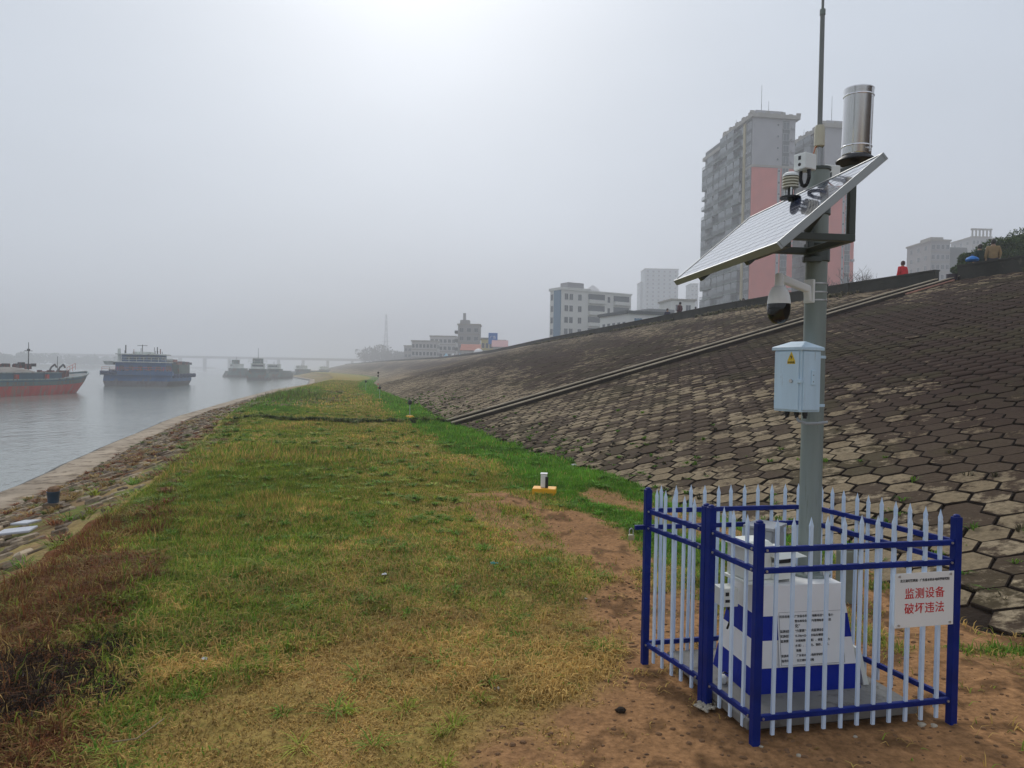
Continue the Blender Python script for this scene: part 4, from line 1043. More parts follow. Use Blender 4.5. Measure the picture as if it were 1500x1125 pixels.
for _ in range(760):
    y = random.uniform(2.6, 14) if random.random() < .7 else random.uniform(14, 30); x = random.uniform(max(xG(y), -.8 * y - .3), min(xF(y), .8 * y))
    k = masks(np.array([x]), np.array([y]))
    if k['dirt'][0] > .3 or (x > -.5 and y < 9 and random.random() < .4): continue
    br_ = k['brown'][0] > .5
    if k['burnt'][0] > .4 and random.random() < .5: continue
    col = (BROWN * 1.1 if random.random() < .7 else STRAW * .8) if br_ else (GREEN if random.random() < .75 else OLIVE)
    if k['bright'][0] > .5: col = BRIGHT
    sp_.append((x, y, gh(x, y), random.uniform(.03, .06) * (2 if br_ else 1) * (1 + y * .02), random.uniform(.08, .17), col * random.uniform(.9, 1.3)))
for _ in range(900):                                           # taller dry growth at the lower left
    y = random.uniform(2.8, 6.9); x = random.uniform(xG(y) - .3, -2.0 - (y - 3.2) * .33)
    k = masks(np.array([x]), np.array([y]))
    if k['burnt'][0] > .5 and random.random() < .8: continue
    sp_.append((x, y, gh(x, y) - (.05 if x < xG(y) else 0), random.uniform(.04, .095), random.uniform(.08, .18), random.choice([BROWN * 1.4, BROWN, BROWN * .8, STRAW * .75, OLIVE * .7])))
for _ in range(420):                                           # weeds in the shallow ditch across the strip
    y = 24.6 + random.gauss(0, .25); x = random.uniform(xG(24.6) + .3, xF(24.6)); y -= (x + 5) * .05
    sp_.append((x, y, gh(x, y), random.uniform(.08, .18), random.uniform(.15, .3), random.choice([(.06, .09, .02), (.09, .13, .025), (.14, .17, .03)])))
for _ in range(500):                                           # rough patch near the far left
    y = random.uniform(33, 58); x = max(float(xG(y)) + .4, -14 - (y - 45) * .2 + random.gauss(0, 2.2))
    sp_.append((x, y, gh(x, y), random.uniform(.06, .16), random.uniform(.25, .5), random.choice([(.16, .2, .04), (.24, .18, .07), (.18, .26, .04)])))
for _ in range(900):                                           # ragged edge of the turf above the stones
    y = random.uniform(3, 22) if random.random() < .6 else random.uniform(22, 60); x = float(xG(y)) + random.gauss(-.12, .22)
    sp_.append((x, y, gh(x, y) - (.06 if x < xG(y) else 0), random.uniform(.05, .11), random.uniform(.12, .26) * (1 + y * .01), random.choice([OLIVE, GREEN, STRAW * .8, OLIVE * .7, BROWN])))
v_, f_, c_ = tufts(sp_, 5)
tag(link('grass_tufts', np_mesh('tufts', v_, f_, m_grass, c_)), 'taller grass tufts and dry brown growth standing above the short turf', 'grass', kind='stuff')
sp_ = []
for _ in range(1500):
    y = random.uniform(3, 60) if random.random() < .6 else random.uniform(3, 25)
    v = random.random(); p = rev(np.float64(y), np.float64(v))
    if vnoise(np.array(p[0] * 1.1), np.array(p[1] * 1.1), 99) < .48: continue
    sp_.append((p[0], p[1], p[2] + .0, random.uniform(.04, .11), random.uniform(.12, .3), random.choice([STRAW * .8, STRAW * .6, STRAW * .7, (.12, .16, .03), BROWN, BROWN * 1.2])))
v_, f_, c_ = tufts(sp_, 6, 22)
tag(link('revetment_weeds', np_mesh('weeds', v_, f_, m_grass, c_)), 'dry and green weeds growing between the stones of the riverbank', 'weeds', kind='stuff')
sp_ = []
for _ in range(1300):
    s = random.uniform(3, 110); b = LB - abs(random.gauss(.0, .35)) - .05
    if vnoise(np.array(s * .35), np.array(0.), 5) < .42: continue
    p = lev(np.array(s), np.array(b))
    sp_.append((p[0], p[1], p[2], random.uniform(.1, .22), random.uniform(.1, .25), random.choice([(.27, .24, .15), (.2, .18, .1), (.08, .09, .04), (.24, .21, .14)])))
for _ in range(700):
    s = random.uniform(3, 60); b = random.uniform(0, 3.2) ** 1.0 * random.random()
    p = lev(np.array(s), np.array(b))
    sp_.append((p[0], p[1], p[2] - .01, random.uniform(.03, .09), random.uniform(.05, .12), random.choice([BRIGHT * .8, GREEN, (.07, .06, .03)])))
v_, f_, c_ = tufts(sp_, 8, 16)
tag(link('levee_weeds', np_mesh('lweeds', v_, f_, m_grass, c_)), 'pale dry weeds along the foot of the parapet and grass creeping over the lowest blocks', 'weeds', kind='stuff')

# clods and pebbles on the bare soil, small litter
cl_ = MB()
def pebble(mb, p, s, seed):
    r = random.Random(seed); n = 6; vs = []
    for f, z in ((.8, -.4), (1., .1), (.6, .55)):
        for i in range(n): a = i / n * 2 * PI; q = f * r.uniform(.75, 1.2); vs.append((p[0] + math.cos(a) * q * s, p[1] + math.sin(a) * q * s * .8, p[2] + z * s * .8))
    fs = [tuple(range(12, 18))] + [(k * n + i, k * n + (i + 1) % n, (k + 1) * n + (i + 1) % n, (k + 1) * n + i) for k in (0, 1) for i in range(n)]
    mb.add(vs, fs)
for k in range(4200):
    x, y = random.gauss(1.3, 1.3), random.uniform(2.6, 6.5) if random.random() < .8 else random.uniform(6, 10)
    if masks(np.array([x]), np.array([y]))['dirt'][0] < .4: continue
    if abs((x - cf.x) * ax.x + (y - cf.y) * ax.y) < .5 and abs(-(x - cf.x) * ax.y + (y - cf.y) * ax.x) < .48: continue
    pebble(cl_, (x, y, gh(x, y)), random.choice([.003, .004, .006, .008, .010, .016]) * random.uniform(.7, 1.2), k)
tag(cl_.build('soil_clods', mat('clod_soil', (.19, .11, .06), .95, var=.3, scale=3, col2=(.09, .055, .035), c2=.55)), 'crumbled clods of bare brown soil around the fence', 'soil', kind='stuff')
pb_ = MB()
for k in range(34): pebble(pb_, (D.x + .0 + random.gauss(0, .035), D.y - .06 + random.gauss(0, .03), .012), random.uniform(.008, .016), 900 + k)
tag(pb_.build('pebble_heap', mat('pale_pebble', (.42, .38, .30), .8, var=.25, scale=30)), 'little heap of pale pebbles at the foot of the double blue gate post', 'pebbles', kind='stuff')
ws_ = [(512 / 1500 * 380 + 1040, 1106, .014), (1115, 1092, .011), (1350, 1062, .022), (1368, 1063, .018), (1253, 1078, .012), (910, 1042, .03), (728, 1006, .02), (858, 868, .015), (776, 972, .014)]
for k, (px, py, s) in enumerate(ws_):
    p = gz(px, py); mb = MB(); pebble(mb, (0, 0, 0), s, k + 50); o = mb.build('pebble', bpy.data.materials['pale_pebble'] if k != 5 else m_step); o.location = (p.x, p.y, gh(p.x, p.y) + s * .3)
    tag(o, ['pale pebble on the soil in front of the fence', 'pale pebble beside the front corner post of the fence', 'flat pebble just left of the right front post', 'round pebble at the foot of the right front post', 'pale pebble under the middle of the front fence', 'largest dark clod lying on the bare soil left of the fence', 'pale pebble in the straw coloured turf left of the bare soil', 'white chip in the turf below the worn path', 'pale chip in the turf near the edge of the bare soil'][k], 'pebble', 'loose pebbles near the fence')
def crumple(px, py, s, m, label, seed):
    r = random.Random(seed); p = gz(px, py); n = 7; vs = []
    for i in range(n):
        for j in range(n): vs.append(((i - 3) * s / 3 * r.uniform(.7, 1.2), (j - 3) * s / 3.4 * r.uniform(.7, 1.2), r.uniform(0, s * .55) * (1 - .1 * abs(i - 3))))
    fs = [(i * n + j, i * n + j + 1, (i + 1) * n + j + 1, (i + 1) * n + j) for i in range(n - 1) for j in range(n - 1)]
    o = MB().add(vs, fs).build('plastic_scrap', m); o.location = (p.x, p.y, gh(p.x, p.y) + .035); sol = o.modifiers.new('s', 'SOLIDIFY'); sol.thickness = .001
    tag(o, label, 'litter', 'scraps of plastic litter in the grass')
m_teal = mat('teal_plastic', (.02, .22, .16), .4, var=.2, scale=20); m_wp = mat('white_plastic', (.6, .6, .6), .4, var=.1)
crumple(107, 885, .05, m_teal, 'crumpled teal plastic scrap in the dry brown grass at the lower left', 1)
crumple(724, 822, .035, m_teal, 'small teal plastic scrap in the turf left of the worn path', 2)
crumple(563, 845, .022, m_wp, 'tiny white plastic scrap in the middle of the green turf', 3)
crumple(300, 961, .018, m_wp, 'tiny bluish white scrap in the lower left green grass', 4)
crumple(33, 988, .025, m_wp, 'tiny white scrap on the dark burnt grass at the lower left edge', 5)
crumple(841, 683, .05, m_wp, 'white scrap lying on the lowest paving blocks behind the yellow marker', 6)
stk = MB().path([tuple(gz(165, 1103)), tuple(gz(200, 1098)), tuple(gz(240, 1068))], .0035, 6).build('dry_stick', mat('stick', (.3, .24, .14), .9)); stk.location = (0, 0, .05)
tag(stk, 'thin dry stick lying on the grass at the lower left', 'stick')

# ------------------------------------------------------------------ PEOPLE on the crest
def person(x, y, h, rz, label, top, legs, hair=(.015, .012, .01), pose='stand', skin=(.42, .27, .19)):
    z0 = ZC
    r = empty('person', (x, y, z0), rz, label, 'person', 'people on the levee crest')
    k = h / 1.7
    sit = pose == 'sit'
    dz = -.42 if sit else 0
    def sk(name, verts, edges, rad, m):
        me = bpy.data.meshes.new(name); me.from_pydata([(a * k, b * k, (c + dz) * k) for a, b, c in verts], edges, []); me.materials.append(m)
        o = link(name, me, r)
        md = o.modifiers.new('skin', 'SKIN'); md.use_smooth_shade = True
        for i, q in enumerate(rad): me.skin_vertices[0].data[i].radius = (q[0] * k, q[1] * k)
        me.skin_vertices[0].data[0].use_root = True
        o.modifiers.new('sub', 'SUBSURF').levels = 1
        o.modifiers['sub'].render_levels = 2
        return o
    m_s = mat('skin', skin, .6, var=.05); m_t = mat('jacket', top, .85, var=.15, scale=8); m_l = mat('trousers', legs, .85, var=.1); m_h = mat('hair', hair, .6)
    knee = ((-.10, -.42, .86), (.10, -.42, .86)) if sit else ((-.10, -.02, .50), (.10, .02, .50))
    ank = ((-.10, -.44, .46), (.10, -.44, .46)) if sit else ((-.11, .02, .08), (.11, .0, .08))
    toe = ((-.11, -.58, .44), (.11, -.58, .44)) if sit else ((-.12, -.14, .03), (.12, -.14, .03))
    body_v = [(0, 0, .95), (0, 0, 1.15), (0, .0, 1.36), (0, .0, 1.47), (0, -.01, 1.55), (0, -.01, 1.64),
              (-.09, 0, .90), knee[0], ank[0], toe[0], (.09, 0, .90), knee[1], ank[1], toe[1],
              (-.17, 0, 1.40), (-.22, .02, 1.15), (-.21, -.10, .94), (-.21, -.14, .86), (.17, 0, 1.40), (.23, .02, 1.15), (.22, -.08, .93), (.22, -.13, .85)]
    body_e = [(0, 1), (1, 2), (2, 3), (3, 4), (4, 5), (0, 6), (6, 7), (7, 8), (8, 9), (0, 10), (10, 11), (11, 12), (12, 13), (2, 14), (14, 15), (15, 16), (16, 17), (2, 18), (18, 19), (19, 20), (20, 21)]
    body_r = [(.14, .10), (.13, .09), (.15, .10), (.055, .055), (.078, .09), (.07, .08), (.085, .085), (.058, .058), (.04, .04), (.045, .03), (.085, .085), (.058, .058), (.04, .04), (.045, .03),
              (.055, .055), (.045, .045), (.035, .035), (.03, .02), (.055, .055), (.045, .045), (.035, .035), (.03, .02)]
    sk('body', body_v, body_e, body_r, m_s)
    sk('jacket', [(0, 0, .88), (0, 0, 1.1), (0, .01, 1.37), (0, .01, 1.44), (-.18, 0, 1.39), (-.24, .02, 1.14), (-.22, -.09, .97), (.18, 0, 1.39), (.24, .02, 1.14), (.23, -.08, .96)],
       [(0, 1), (1, 2), (2, 3), (2, 4), (4, 5), (5, 6), (2, 7), (7, 8), (8, 9)], [(.19, .14), (.17, .13), (.18, .13), (.08, .08), (.08, .08), (.065, .065), (.052, .052), (.08, .08), (.065, .065), (.052, .052)], m_t)
    sk('trousers', [(0, 0, .93), (-.09, 0, .88), knee[0], ank[0], (.09, 0, .88), knee[1], ank[1]], [(0, 1), (1, 2), (2, 3), (0, 4), (4, 5), (5, 6)], [(.15, .12), (.10, .10), (.075, .075), (.06, .06), (.10, .10), (.075, .075), (.06, .06)], m_l)
    hm_ = MB().lathe([(.085, -.09), (.098, -.02), (.092, .05), (.06, .095), (.01, .11)], 16); o = hm_.build('hair', m_h, r, smooth=True, loc=(0, .018 * k, (1.61 + dz) * k)); o.scale = (k * .95, k * 1.05, k)
    n_ = MB().add([(-.012, 0, -.02), (.012, 0, -.02), (0, -.022, -.018), (0, 0, .02)], [(0, 1, 2), (1, 3, 2), (3, 0, 2)]).build('nose', m_s, r, loc=(0, -.085 * k, (1.585 + dz) * k))
    return r
def crowd(px, Yc, h, rz, *a, **k):
    p = at(px, 400, Yc); return person(p.x, p.y, h, rz, *a, **k)
crowd(1322, 35.2, 1.72, PI + .25, 'person in a bright red hooded jacket behind the parapet left of the stair gap', (.62, .01, .02), (.03, .03, .04), hair=(.06, .02, .02))
crowd(1454, 29.4, 1.72, PI - .4, 'person in a tan vest over dark sleeves standing behind the parapet before the green tree', (.28, .19, .09), (.02, .02, .03))
crowd(1434, 29.8, 1.58, PI + .2, 'person in a dark green jacket leaning over the parapet before the green tree', (.012, .035, .028), (.02, .02, .03))
crowd(997, 57., 1.74, PI + .7, 'standing person in a dark maroon coat above the low white building on the crest', (.07, .012, .02), (.02, .02, .03))
crowd(979, 57., 1.62, .3, 'sitting person in navy clothes left of the maroon coated one on the crest', (.02, .02, .05), (.02, .02, .03), pose='sit')
crowd(1020, 56., 1.30, PI, 'small figure in a white shirt just right of the maroon coated person', (.6, .58, .56), (.06, .02, .03))
crowd(1090, 52., 1.60, 0., 'dark haired head and white collar above the parapet before the pink tower wall', (.6, .6, .6), (.02, .02, .03))
crowd(1105, 53., 1.62, 0., 'dark haired head alone above the parapet nearest the dome camera', (.03, .03, .035), (.02, .02, .03))
p = at(1424, 384, 27.4)
bg_ = empty('blue_bag', (p.x, p.y, ZC + .50), .3, 'bright blue cloth bag lying on top of the parapet beside the green jacket', 'bag')
bv_ = MB().lathe([(.05, 0), (.2, .02), (.23, .08), (.18, .15), (.08, .2), (.03, .22)], 14); bv_.build('sack', mat('blue_cloth', (.01, .16, .5), .7, var=.2, scale=10), bg_, smooth=True)
MB().path([(-.05, 0, .2), (-.03, 0, .27), (.03, 0, .27), (.05, 0, .2)], .01).build('strap', mat('blue_strap', (.01, .05, .2), .7), bg_, smooth=True)
pc = lev(np.array(S0 - .42), np.array(LB - .25))
pt = empty('dark_pot', (pc[0], pc[1], pc[2]), 0, 'small dark purple pot at the top of the stairs below the parapet gap', 'pot')
MB().lathe([(.12, 0), (.2, .06), (.2, .24), (.22, .26), (.18, .26)], 16).build('pot_body', mat('pot_purple', (.02, .01, .02), .4, var=.1), pt, smooth=True)
MB().lathe([(.18, .24), (.1, .28), (.01, .29)], 12).build('filling', m_black, pt, smooth=True)
p0_ = Vector(lev(S0 - .62, LB - 2.6, .05)); p1_ = Vector(lev(S0 - .60, LB - .35, .05))
o = MB().bar(p0_, p1_, .10, .05).build('pink_board', mat('pink_board', (.55, .28, .2), .7, var=.1), None, bevel=.005); tag(o, 'pinkish board lying beside the kerb at the top of the levee stairs', 'board')

# ------------------------------------------------------------------ TREES
m_bark = mat('bark', (.09, .07, .055), .9, var=.3, scale=8, bump=.01)
m_barkg = mat('grey_bark', (.16, .14, .13), .9, var=.2, scale=8)
def leaf_mat(): return attr_mat('leaves', .6, translucent=.25)
m_leaf = leaf_mat()
def leafy(name, x, y, z, R, Hh, n, leaf, cols, label, cat='tree', group=None, trunk=2.5, seed=1):
    r = np.random.default_rng(seed); root = empty(name, (x, y, z), 0, label, cat, group)
    tb = MB(); tb.tube((0, 0, -.3), (.1, 0, trunk), R * .09, R * .06, 8)
    nl = 7; cs_ = []
    for i in range(nl):
        a = i / nl * 2 * PI + r.uniform(-.3, .3); q = r.uniform(.35, .75) * R; zz = trunk + r.uniform(.15, .75) * Hh
        tb.tube((.1, 0, trunk * .85), (math.cos(a) * q, math.sin(a) * q, zz), R * .045, R * .015, 6); cs_.append((math.cos(a) * q, math.sin(a) * q, zz, r.uniform(.3, .5) * R))
    cs_ += [(r.uniform(-.3, .3) * R, r.uniform(-.3, .3) * R, trunk + Hh * r.uniform(.55, .85), R * r.uniform(.35, .5)) for _ in range(6)]
    for _ in range(10):
        a = r.uniform(0, 2 * PI); q = R * r.uniform(.55, .95); cs_.append((math.cos(a) * q, math.sin(a) * q, trunk + Hh * r.uniform(.05, .7), R * r.uniform(.16, .3)))
    tb.build('trunk', m_bark, root, smooth=True)
    cs_ = np.array(cs_); wts = cs_[:, 3] ** 2; ci = r.choice(len(cs_), n, p=wts / wts.sum())
    d = r.normal(size=(n, 3)); d /= np.linalg.norm(d, axis=1, keepdims=True); rad = cs_[ci, 3] * r.uniform(.35, 1.0, n) ** .5
    P = cs_[ci, :3] + d * rad[:, None] * np.array([1, 1, .75])
    u_ = r.normal(size=(n, 3)); u_ /= np.linalg.norm(u_, axis=1, keepdims=True); v_ = np.cross(u_, r.normal(size=(n, 3))); v_ /= np.linalg.norm(v_, axis=1, keepdims=True)
    s = leaf * r.uniform(.6, 1.3, n)[:, None]
    V = np.stack([P - u_ * s, P + v_ * s * .5, P + u_ * s, P - v_ * s * .5], 1).reshape(-1, 3)
    F = np.arange(4 * n).reshape(-1, 4); cc_ = np.array(cols)[r.integers(0, len(cols), n)] * r.uniform(.6, 1.4, n)[:, None]
    link('crown', np_mesh('crown', V, F, m_leaf, np.repeat(cc_, 4, 0)), root)
    return root
GL = [(.05, .09, .028), (.08, .12, .032), (.03, .06, .02)]
for k, (px, Yt, R, Hh, tr_, l_) in enumerate([(1466, 41, 1.7, 2.4, 2.0, 'round dark green tree behind the person in the tan vest'), (1503, 43, 1.9, 2.8, 2.3, 'tallest dark green tree cut by the right edge of the frame'), (1424, 39, 1.0, 1.5, 1.6, 'lowest dark green shrub at the left end of the tree group above the parapet')]):
    p = at(px, 400, Yt); leafy('evergreen_tree', p.x, p.y, ZC - .3, R, Hh, 9000, .07, GL, l_, group='evergreen trees behind the parapet', trunk=tr_, seed=20 + k)
p = at(1070, 440, 92.); leafy('leafy_shrub', p.x, p.y, 5., 3.0, 3.2, 5000, .16, [(.05, .09, .035), (.07, .11, .04)], 'green shrub at the base of the nearer high rise tower', 'shrub', trunk=2.4, seed=31)
def bare(x, y, z, h, seed, label):
    r = random.Random(seed); root = empty('bare_tree', (x, y, z), 0, label, 'tree', 'leafless trees behind the parapet'); tb = MB(); br_ = MB()
    def grow(p, d, L, rad, dep):
        q = p + d * L; (tb if dep < 1 else br_).tube(p, q, rad, rad * .65, 5, cap=False)
        if dep >= 6: return
        for _ in range(3 if dep < 4 else 2):
            nd = (d + Vector((r.gauss(0, .5), r.gauss(0, .5), r.gauss(.12, .3)))).normalized(); grow(q, nd, L * r.uniform(.6, .85), rad * .6, dep + 1)
    grow(Vector((0, 0, -.3)), Vector((0, 0, 1)), h * .34, h * .026, 0)
    tb.build('trunk', m_barkg, root); br_.build('branches', m_barkg, root)
p = at(1240, 410, 60.); bare(p.x, p.y, 5., 5.6, 3, 'grey leafless tree right of the pole above the parapet')
p = at(1218, 410, 64.); bare(p.x, p.y, 5., 5.4, 4, 'grey leafless tree directly behind the pole')
# far bank wood, one hazy mass
n = 26000; r = np.random.default_rng(3)
yc = r.uniform(300, 1000, 150); xc = -262 - .22 * yc - 12 * np.sin(yc * .013) - r.uniform(4, 40, 150); hc = r.uniform(5, 11, 150) * (1 + .5 * (np.abs(yc - 400) < 60))
ci = r.integers(0, 150, n); d = r.normal(size=(n, 3)); d /= np.linalg.norm(d, axis=1, keepdims=True)
P = np.stack([xc[ci], yc[ci], 1 + hc[ci] * .55], -1) + d * np.stack([hc[ci] * .55, hc[ci] * .55, hc[ci] * .5], -1) * (r.random(n) ** .4)[:, None]
u_ = r.normal(size=(n, 3)); v_ = r.normal(size=(n, 3)); V = np.stack([P - u_ * .8, P + v_ * .6, P + u_ * .8, P - v_ * .6], 1).reshape(-1, 3)
tag(link('far_bank_wood', np_mesh('wood', V, np.arange(4 * n).reshape(-1, 4), m_leaf, np.repeat(np.array(GL)[r.integers(0, 3, n)], 4, 0))), 'hazy line of trees along the far bank of the river', 'wood', kind='stuff')
# hazy trees at the far end of the levee
for k, (px, Yt, R, Hh, l_) in enumerate([(548, 640, 16, 17, 'hazy round tree at the left end of the far town'), (572, 620, 11, 12, 'lower hazy tree between the far end of the levee and the pale apartment blocks'), (590, 600, 9, 11, 'small hazy tree just left of the far white building')]):
    p = at(px, 535, Yt); leafy('far_tree', p.x, p.y, 2., R, Hh, 2200, .9, [(.03, .04, .025), (.04, .05, .03)], l_, group='hazy trees at the far end of the levee', trunk=3, seed=60 + k)

# ------------------------------------------------------------------ BUILDINGS
m_glass = gloss('window_glass', (.06, .08, .09), .15); m_frame = mat('window_frame', (.45, .46, .46), .6, var=.05)
def win_mesh(w, h, d=.06, mull=1):
    b = MB()
    t = .07
    b.b2(-w / 2, w / 2, -d, -.001, -h / 2, -h / 2 + t, 1).b2(-w / 2, w / 2, -d, -.001, h / 2 - t, h / 2, 1)
    b.b2(-w / 2, -w / 2 + t, -d, -.001, -h / 2 + t, h / 2 - t, 1).b2(w / 2 - t, w / 2, -d, -.001, -h / 2 + t, h / 2 - t, 1)
    for k in range(mull):
        x = -w / 2 + w * (k + 1) / (mull + 1); b.b2(x - t / 3, x + t / 3, -d * .7, -.001, -h / 2 + t, h / 2 - t, 1)
    b.b2(-w / 2 + t, w / 2 - t, -d * .3, .0, -h / 2 + t, h / 2 - t, 0)
    return b.mesh('window', [m_glass, m_frame])
_wc = {}
class Bld:
    def __init__(s, name, loc, rz, label, cat='building', group=None):
        s.root = empty(name, loc, rz, label, cat, group)
    def box(s, name, x0, x1, y0, y1, z0, z1, m, **k): return MB().b2(x0, x1, y0, y1, z0, z1).build(name, m, s.root, **k)
    def win(s, face, a, z, w, h, X=0., mull=1):
        key = (round(w, 2), round(h, 2), mull)
        if key not in _wc: _wc[key] = win_mesh(w, h, mull=mull)
        if face == 'f': return link('window', _wc[key], s.root, (a, X, z), (0, 0, 0))
        if face == 'l': return link('window', _wc[key], s.root, (X, a, z), (0, 0, -PI / 2))
        if face == 'r': return link('window', _wc[key], s.root, (X, a, z), (0, 0, PI / 2))
m_pink = mat('pink_tile', (.62, .16, .12), .8, var=.08, scale=.3, detail=8); m_twhite = mat('pale_tile', (.33, .33, .34), .8, var=.08, scale=.3)
m_tside = mat('tower_side', (.075, .09, .09), .8, var=.15, scale=.4); m_cream = mat('cream_strip', (.42, .36, .18), .8, var=.1); m_rail = mat('balcony_rail', (.10, .14, .12), .7, var=.15, scale=2)
m_corn = mat('cornice', (.30, .285, .24), .8, var=.15, scale=.6); m_dg = gloss('tower_glass', (.05, .075, .085), .12)
def balcony_mesh(w, variant=0):
    b = MB(); d = 1.15
    b.b2(-w / 2, w / 2, -d, 0, -.12, 0, 0).b2(-w / 2, w / 2, -d, -d + .08, .0, .25, 0)
    if variant == 0:
        n = int(w / .35)
        for i in range(n + 1): x = -w / 2 + w * i / n; b.b2(x - .025, x + .025, -d, -d + .05, .25, 1.0, 0)
        b.b2(-w / 2, w / 2, -d, -d + .07, 1.0, 1.08, 0)
    else:
        b.b2(-w / 2, w / 2, -d, -d + .06, .25, 1.05, 1)
        b.b2(-w / 2, w / 2, -d - .02, -d + .08, 1.05, 1.15, 0); b.b2(-w / 2, w / 2, -d + .01, -d + .05, 1.15, 2.75, 2)
        for i in range(int(w / 1.1) + 1): x = -w / 2 + w * i / int(w / 1.1); b.b2(x - .04, x + .04, -d - .01, -d + .07, 1.15, 2.8, 0)
    b.b2(-w / 2 + .1, w / 2 - .1, -.04, 0, .1, 2.5, 2)
    return b.mesh('balcony', [m_rail, m_tside, m_dg])
BM = {(w, v): balcony_mesh(w, v) for w in (3.4, 4.2) for v in (0, 1)}
def tower(loc, rz, label, gw, gl, ztop, zb, seed):
    r = random.Random(seed); T = Bld('high_rise_tower', loc, rz, label, 'apartment tower', 'high rise apartment towers'); FHt = 3.0
    zs = ztop - 4.2 * FHt
    nF = int((ztop - zb) / FHt)
    T.box('pink_wall', 0, gw, 0, gl, zb - loc[2], zs - loc[2], m_pink); T.box('upper_wall', 0, gw, 0, gl, zs - loc[2], ztop - loc[2], m_twhite)
    zt = ztop - loc[2]
    T.box('belt_course', -.25, gw + .25, -.25, 8, zs - loc[2] - .3, zs - loc[2] + .3, m_corn); T.box('lower_belt_course', -.2, gw + .2, -.2, 6, 14.4, 14.9, m_corn)
    T.box('cornice', -.9, gw + .9, -.9, gl * .55, zt - .2, zt + .8, m_corn); T.box('cornice', -.7, gw + .7, gl * .55 + .01, gl + .6, zt - 2.6, zt - 1.6, m_corn)
    for i in range(7): q = -.6 + (gw + 1.2) * i / 6; T.box('battlement', q - .55, q + .55, -.6, -.2, zt + .8, zt + (1.5 if i % 2 == 0 else 1.1), m_corn)
    for i in range(9): q = 1.2 + gl * .5 * i / 8; T.box('battlement', -.7, -.3, q - .6, q + .6, zt + .8, zt + (1.5 if i % 2 == 0 else 1.1), m_corn)
    T.box('penthouse', 2, gw - 2, 3, 10, zt, zt + 3, m_twhite)
    for (x, y, h) in ((4, 4, 7), (8, 8, 4.5), (1.5, 14, 4)): MB().tube((x, y, 0), (x, y, h), .08, .04, 5).build('roof_antenna', m_black, T.root, loc=(0, 0, zt + (3 if 2 < x < gw - 2 and 3 < y < 10 else 0)))
    T.box('grey_side_wall', -.12, -.004, .6, gl - .3, zb - loc[2], zt - .3, m_tside)
    T.box('cream_strip', -.5, -.13, 3.9, 4.9, zb - loc[2], zt - .4, m_cream)
    T.box('stair_glass_strip', gw * .70, gw * .86, -.1, -.004, zb - loc[2], zt - .6, m_tside)
    T.box('pale_strip', gw * .60, gw * .66, -.08, -.004, zb - loc[2], zs - loc[2] - .4, m_twhite)
    for k in range(nF):
        z = zt - FHt * (k + .6)
        T.win('f', gw * .78, z, 1.7, 1.9, -.11, 1); T.win('f', gw * .63 - (.5 if z + loc[2] > zs else 0), z + .1, .7, .7, -.085, 0)
        if r.random() < .7: T.box('air_conditioner', gw * .90, gw * .90 + .9, -.5, -.005, z - .9, z - .3, m_twhite)
        if r.random() < .6: T.box('air_conditioner', -.6, -.13, 2.3, 2.6 + .4, z - 1.2, z - .7, m_twhite)
        T.win('l', 1.6, z, 1.5, 1.8, -.125); T.win('l', 3.1, z, 1.0, 1.8, -.125)
        for q, wq in ((7.0, 3.4), (11.3, 4.2), (16.2, 4.2), (20.5, 3.4), (25.2, 4.2), (29.5, 3.4)):
            if q > gl - 2: continue
            if k == 0 and q > gl * .55: continue
            link('balcony', BM[(wq, int(r.random() < .55))], T.root, (-.125, q, z - 1.2), (0, 0, -PI / 2))
    return T
tower((61.6, 193, 4.5), math.atan2(.13, .99), 'nearer high rise tower with a pink gable wall and stacked grey balconies', 11.6, 32., 69.3, 4.5, 1)
tower((82.9, 199, 4.5), math.atan2(.13, .99), 'second pink and grey high rise tower partly hidden behind the pole and solar panel', 9.0, 30., 69.0, 4.5, 2)

m_off = mat('office_white', (.66, .67, .63), .8, var=.08, scale=.2); m_curt = gloss('curtain_glass', (.05, .16, .26), .15)
o1 = at(822, 490, 190); T = Bld('office_block', (o1.x, o1.y, 4.6), math.atan2(11, 17.5) * .92, 'long white mid rise office block with a blue glass strip on its left end', 'building')
L1, D1, H1 = 22.5, 5.6, 18.6
e2 = H1
T.box('wall', 0, L1, 0, D1, 0, H1, m_off); T.box('roof_slab', -.3, 9, -.3, D1 + .3, H1, H1 + .7, m_off); T.box('roof_slab', 9.01, L1 + .3, -.2, D1 + .2, H1, H1 + .35, m_off)
T.box('blue_glass_strip', -.2, -.004, .35, 3.5, 0, H1 + .2, m_curt)
T.box('roof_pavilion', 2.5, 7.5, 1, 4.6, H1 + .7, H1 + 2.2, m_twhite)
for k in range(6):
    z = H1 - 1.7 - 3.0 * k
    for a in (1.4, 2.9, 5.6): T.win('f', a, z, 1.15, 1.6, -.01)
    for a in (8.2, 9.2): pass
    T.box('balcony_bay', 8.3, 13.6, -.9, -.004, z - 1.3, z - .35, m_off); T.box('balcony_window_band', 8.3, 13.6, -.12, -.004, z - .33, z + 1.2, m_glass)
    T.win('f', 15.0, z, .9, 1.6, -.01, 0)
    T.box('balcony_bay', 16.6, 21.8, -.9, -.004, z - 1.3, z - .35, m_off); T.box('balcony_window_band', 16.6, 21.8, -.12, -.004, z - .33, z + 1.2, m_glass)
    for a in (4.6,): T.win('l', a, z, 1.2, 1.6, -.21 if a < 0 else -.01)
m_hzg0 = mat('roof_unit_grey', (.25, .26, .26), .8)
m_off2 = mat('clean_white_wall', (.72, .73, .70), .8, var=.05, scale=.2)
